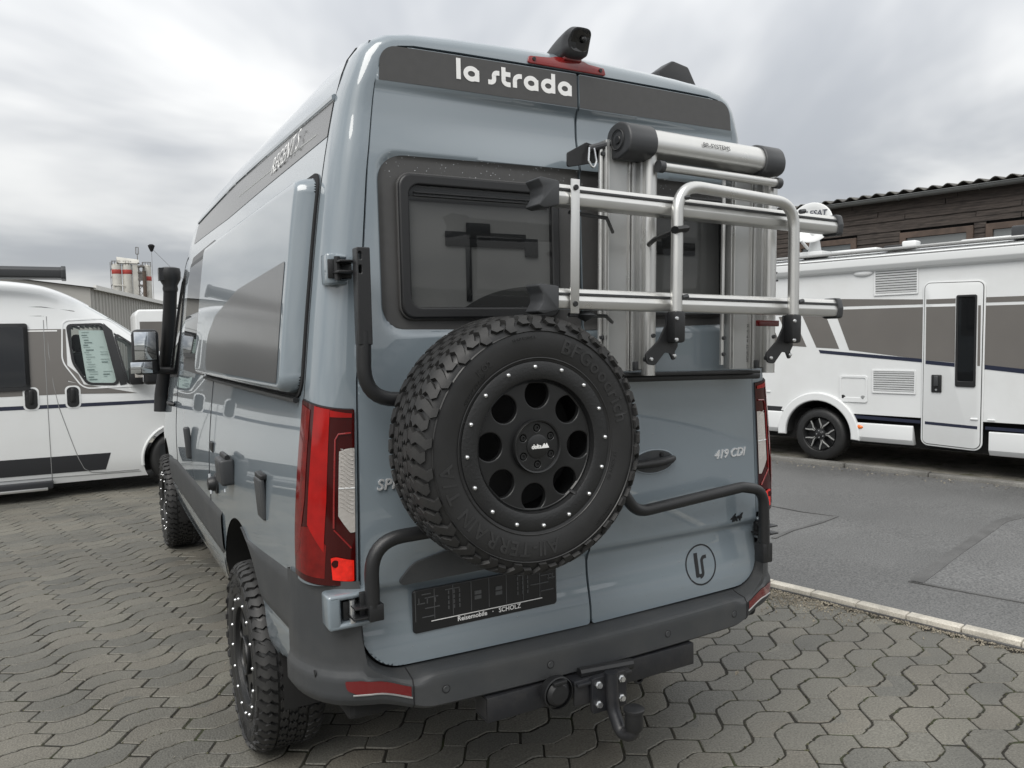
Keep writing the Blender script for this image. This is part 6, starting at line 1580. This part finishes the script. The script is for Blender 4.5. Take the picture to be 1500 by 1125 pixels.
def silo_plant():
    t = thing('silo_plant', "concrete plant silos with red bands far behind the warehouse", 'silo', (7.0, 198.0, 0))
    for x, y in ((-1.1, 0), (1.08, 0), (5.3, 1.5)):
        r = 1.0 if x < 3 else .95
        b = MB(); b.lathe([(.2, 5.0), (r, 7.5), (r, 19.6), (r * .96, 19.9), (.05, 20.2)], 28, (x, y, 0), 'z'); s_ = b.build('silo', 'silo', t)
        zb = 17.75 if x < 3 else 16.4
        b = MB(); b.lathe([(r + .02, zb), (r + .03, zb + .02), (r + .03, zb + .98), (r + .02, zb + 1.0)], 28, (x, y, 0), 'z'); b.build('red_band', 'silo_red', s_)
        b = MB()
        for k in range(10): q = 2 * pi * k / 10; b.tube([(x + r * cos(q), y + r * sin(q), 19.7), (x + r * cos(q), y + r * sin(q), 20.7)], .04, 5)
        b.lathe([(r, 20.66), (r + .05, 20.7), (r, 20.74)], 20, (x, y, 0), 'z'); b.build('guard_rail', 'steel', s_)
    b = MB(); b.grid(lambda u, v: (lerp(-1.0, 3.6, u), 1.2 - 2.0 * v, 20.2 + 1.5 * sin(pi * v) * (1 - .35 * u)), 10, 10); b.add([(-1.0, -.8, 20.2), (-1.0, 1.2, 20.2), (3.6, 1.2, 20.2), (3.6, -.8, 20.2)], [(0, 1, 2, 3)]); b.build('hood', 'silo', t)
    b = MB(); b.box((2.75, .4, 13.0), (1.1, 2.0, 14.0)); b.build('lift_shaft', 'silo', t, smooth=0)
    for x in (-2.35, -2.0):
        b = MB(); b.tube([(x, -.3, 0), (x, -.3, 20.4)], .07, 5); b.build('stair_post', 'steel', t)
    b = MB()
    for k in range(9): b.tube([(-2.35, -.3, 4 + 1.8 * k), (-1.9, -.3, 5.0 + 1.8 * k)], .05, 4)
    b.build('stair_brace', 'steel', t)["kind"] = "stuff"
    b = MB()
    for x in (3.5, 4.5):
        for y in (-.6, .8): b.tube([(x, y, 0), (x, y, 19.8)], .10, 5)
    for k in range(11):
        z = 3 + 1.6 * k; b.tube([(3.5, -.6, z), (4.5, -.6, z + 1.5)], .06, 4); b.tube([(4.5, -.6, z), (3.5, -.6, z + 1.5)], .05, 4)
    for z in (15.2, 16.6, 18.2, 19.6): b.box((4.0, 0, z), (1.5, 1.8, .35))
    b.build('lift_tower', 'steel', t, smooth=0)["kind"] = "stuff"
    b = MB(); b.box((3.9, -.4, 17.4), (1.1, .8, 1.2)); b.build('drive_box', 'steel', t, smooth=0)
    b = MB(); b.tube([(3.35, 0, 20.3), (3.35, 0, 22.6)], .08, 6); b.tube(fillet([(3.05, 0, 22.4), (3.05, 0, 24.0), (3.65, 0, 24.0), (3.65, 0, 22.4), (3.05, 0, 22.4)], .1, 3), .07, 6); b.tube([(3.35, 0, 22.4), (3.35, 0, 24.0)], .05, 5); b.build('antenna', 'steel', t)
    b = MB(); b.tube([(-1.9, -1.05, 15.1), (.4, -1.05, 15.1)], .14, 6); b.build('pipe', 'silo', t)
silo_plant()
cr = thing('tower_crane', "thin mast with dark cabin showing far right of the silos", 'crane', (17.8, 257, 0))
b = MB(); b.tube([(0, 0, 0), (0, 0, 29.6)], [.09, .05], 5); b.build('mast', 'steel', cr); b = MB(); b.lathe([(.3, 29.4), (.75, 30.4), (1.0, 31.2), (.5, 31.6), (.05, 31.6)], 10, (0, 0, 0), 'z'); b.build('cabin', 'gap', cr)
b = MB(); b.tube([(.4, 0, 30), (9, 2, 21)], .05, 4); b.build('stay_cable', 'steel', cr)
po = MB(); po.tube([(2.4, 57.6, -.1), (2.42, 57.6, 6.7)], [.16, .12], 8); po_o = po.build('timber_pole', 'bark'); tag(po_o, "brown timber pole standing in front of the warehouse", 'pole')
# bare bush behind the warehouse
rt_ = random.Random(8)
bush = thing('bare_tree', "bare leafless tree showing over the warehouse roof", 'tree', (4.15, 78, 0))
def branch(mb, p, d, l, r, n):
    q = p + d * l; mb.tube([p, (p + q) / 2 + Vector((rt_.gauss(0, .05), rt_.gauss(0, .05), 0)) * l, q], [r, r * .8, r * .55], 4, caps=False)
    if n == 0: return
    for k in range(rt_.choice([2, 3])):
        e = (d + Vector((rt_.gauss(0, .55), rt_.gauss(0, .55), rt_.gauss(.15, .3)))).normalized(); branch(mb, q, e, l * rt_.uniform(.6, .85), r * .55, n - 1)
tr = MB(); tr.tube([(0, 0, 0), (0.05, 0, 2.2)], [.16, .11], 7); tr.build('trunk', 'bark', bush)
cw_ = MB()
for k in range(5): branch(cw_, Vector((.03, 0, 1.6 + .15 * k)), Vector((rt_.gauss(0, .4), rt_.gauss(0, .4), 1)).normalized(), 1.5, .07, 4)
cw_.build('crown', 'bark', bush)["kind"] = "stuff"

# motorhome parked behind the white van
m2 = thing('motorhome', "grey and white motorhome rear showing between white van and snorkel", 'motorhome', (-.32, 20.0, 0))
b = MB(); b.prism(rounded([(0, .35), (0, 2.42), (.06, 2.56), (6.0, 2.62), (6.2, 2.4), (6.2, .35)], [.1, .08, .08, .1, .1, .1], 4), lambda a, b_, d: (a, d, b_), 0, 2.3); b.build('body', 'white2', m2, smooth=40, bevel=.05, seg=3)
b = MB(); b.box((.55, -.004, 1.80), (.9, .006, .9)); b.build('grey_panel', 'taupe', m2, smooth=0)
b = MB(); b.box((.95, -.015, 2.04), (.46, .03, .40)); wf2 = b.build('side_window', 'black', m2, bevel=.03, seg=3); b = MB(); b.box((.95, -.032, 2.04), (.38, .004, .32)); b.build('window_pane', 'glass_dark', wf2, smooth=0)
for x in (1.3, 5.0):
    b = MB(); b.lathe([(.0002, -.01), (.2, 0), (.22, -.03), (.32, -.01), (.33, .05), (.33, .2), (.0002, .2)], 28, (x, .03, .33), 'y'); b.build('wheel', 'rubber', m2)

# low wooded hills all round the horizon
MT['hills'] = material("far_woods", (.045, .055, .040), .95, var=.4, var_scale=.05)
hm = MB(); nh = 180
def hill(u, v):
    a = u * 2 * pi; h = (6 + 7 * noise.noise(Vector((cos(a) * 3, sin(a) * 3, 1.7))) + 2.0 * noise.noise(Vector((cos(a) * 30, sin(a) * 30, 4)))) * v
    r = 330 + 40 * v
    return Vector((r * cos(a), r * sin(a), -.2 + max(h, .0)))
hm.grid(hill, nh * 3, 2); struct(hm.build('hills', 'hills', smooth=60))
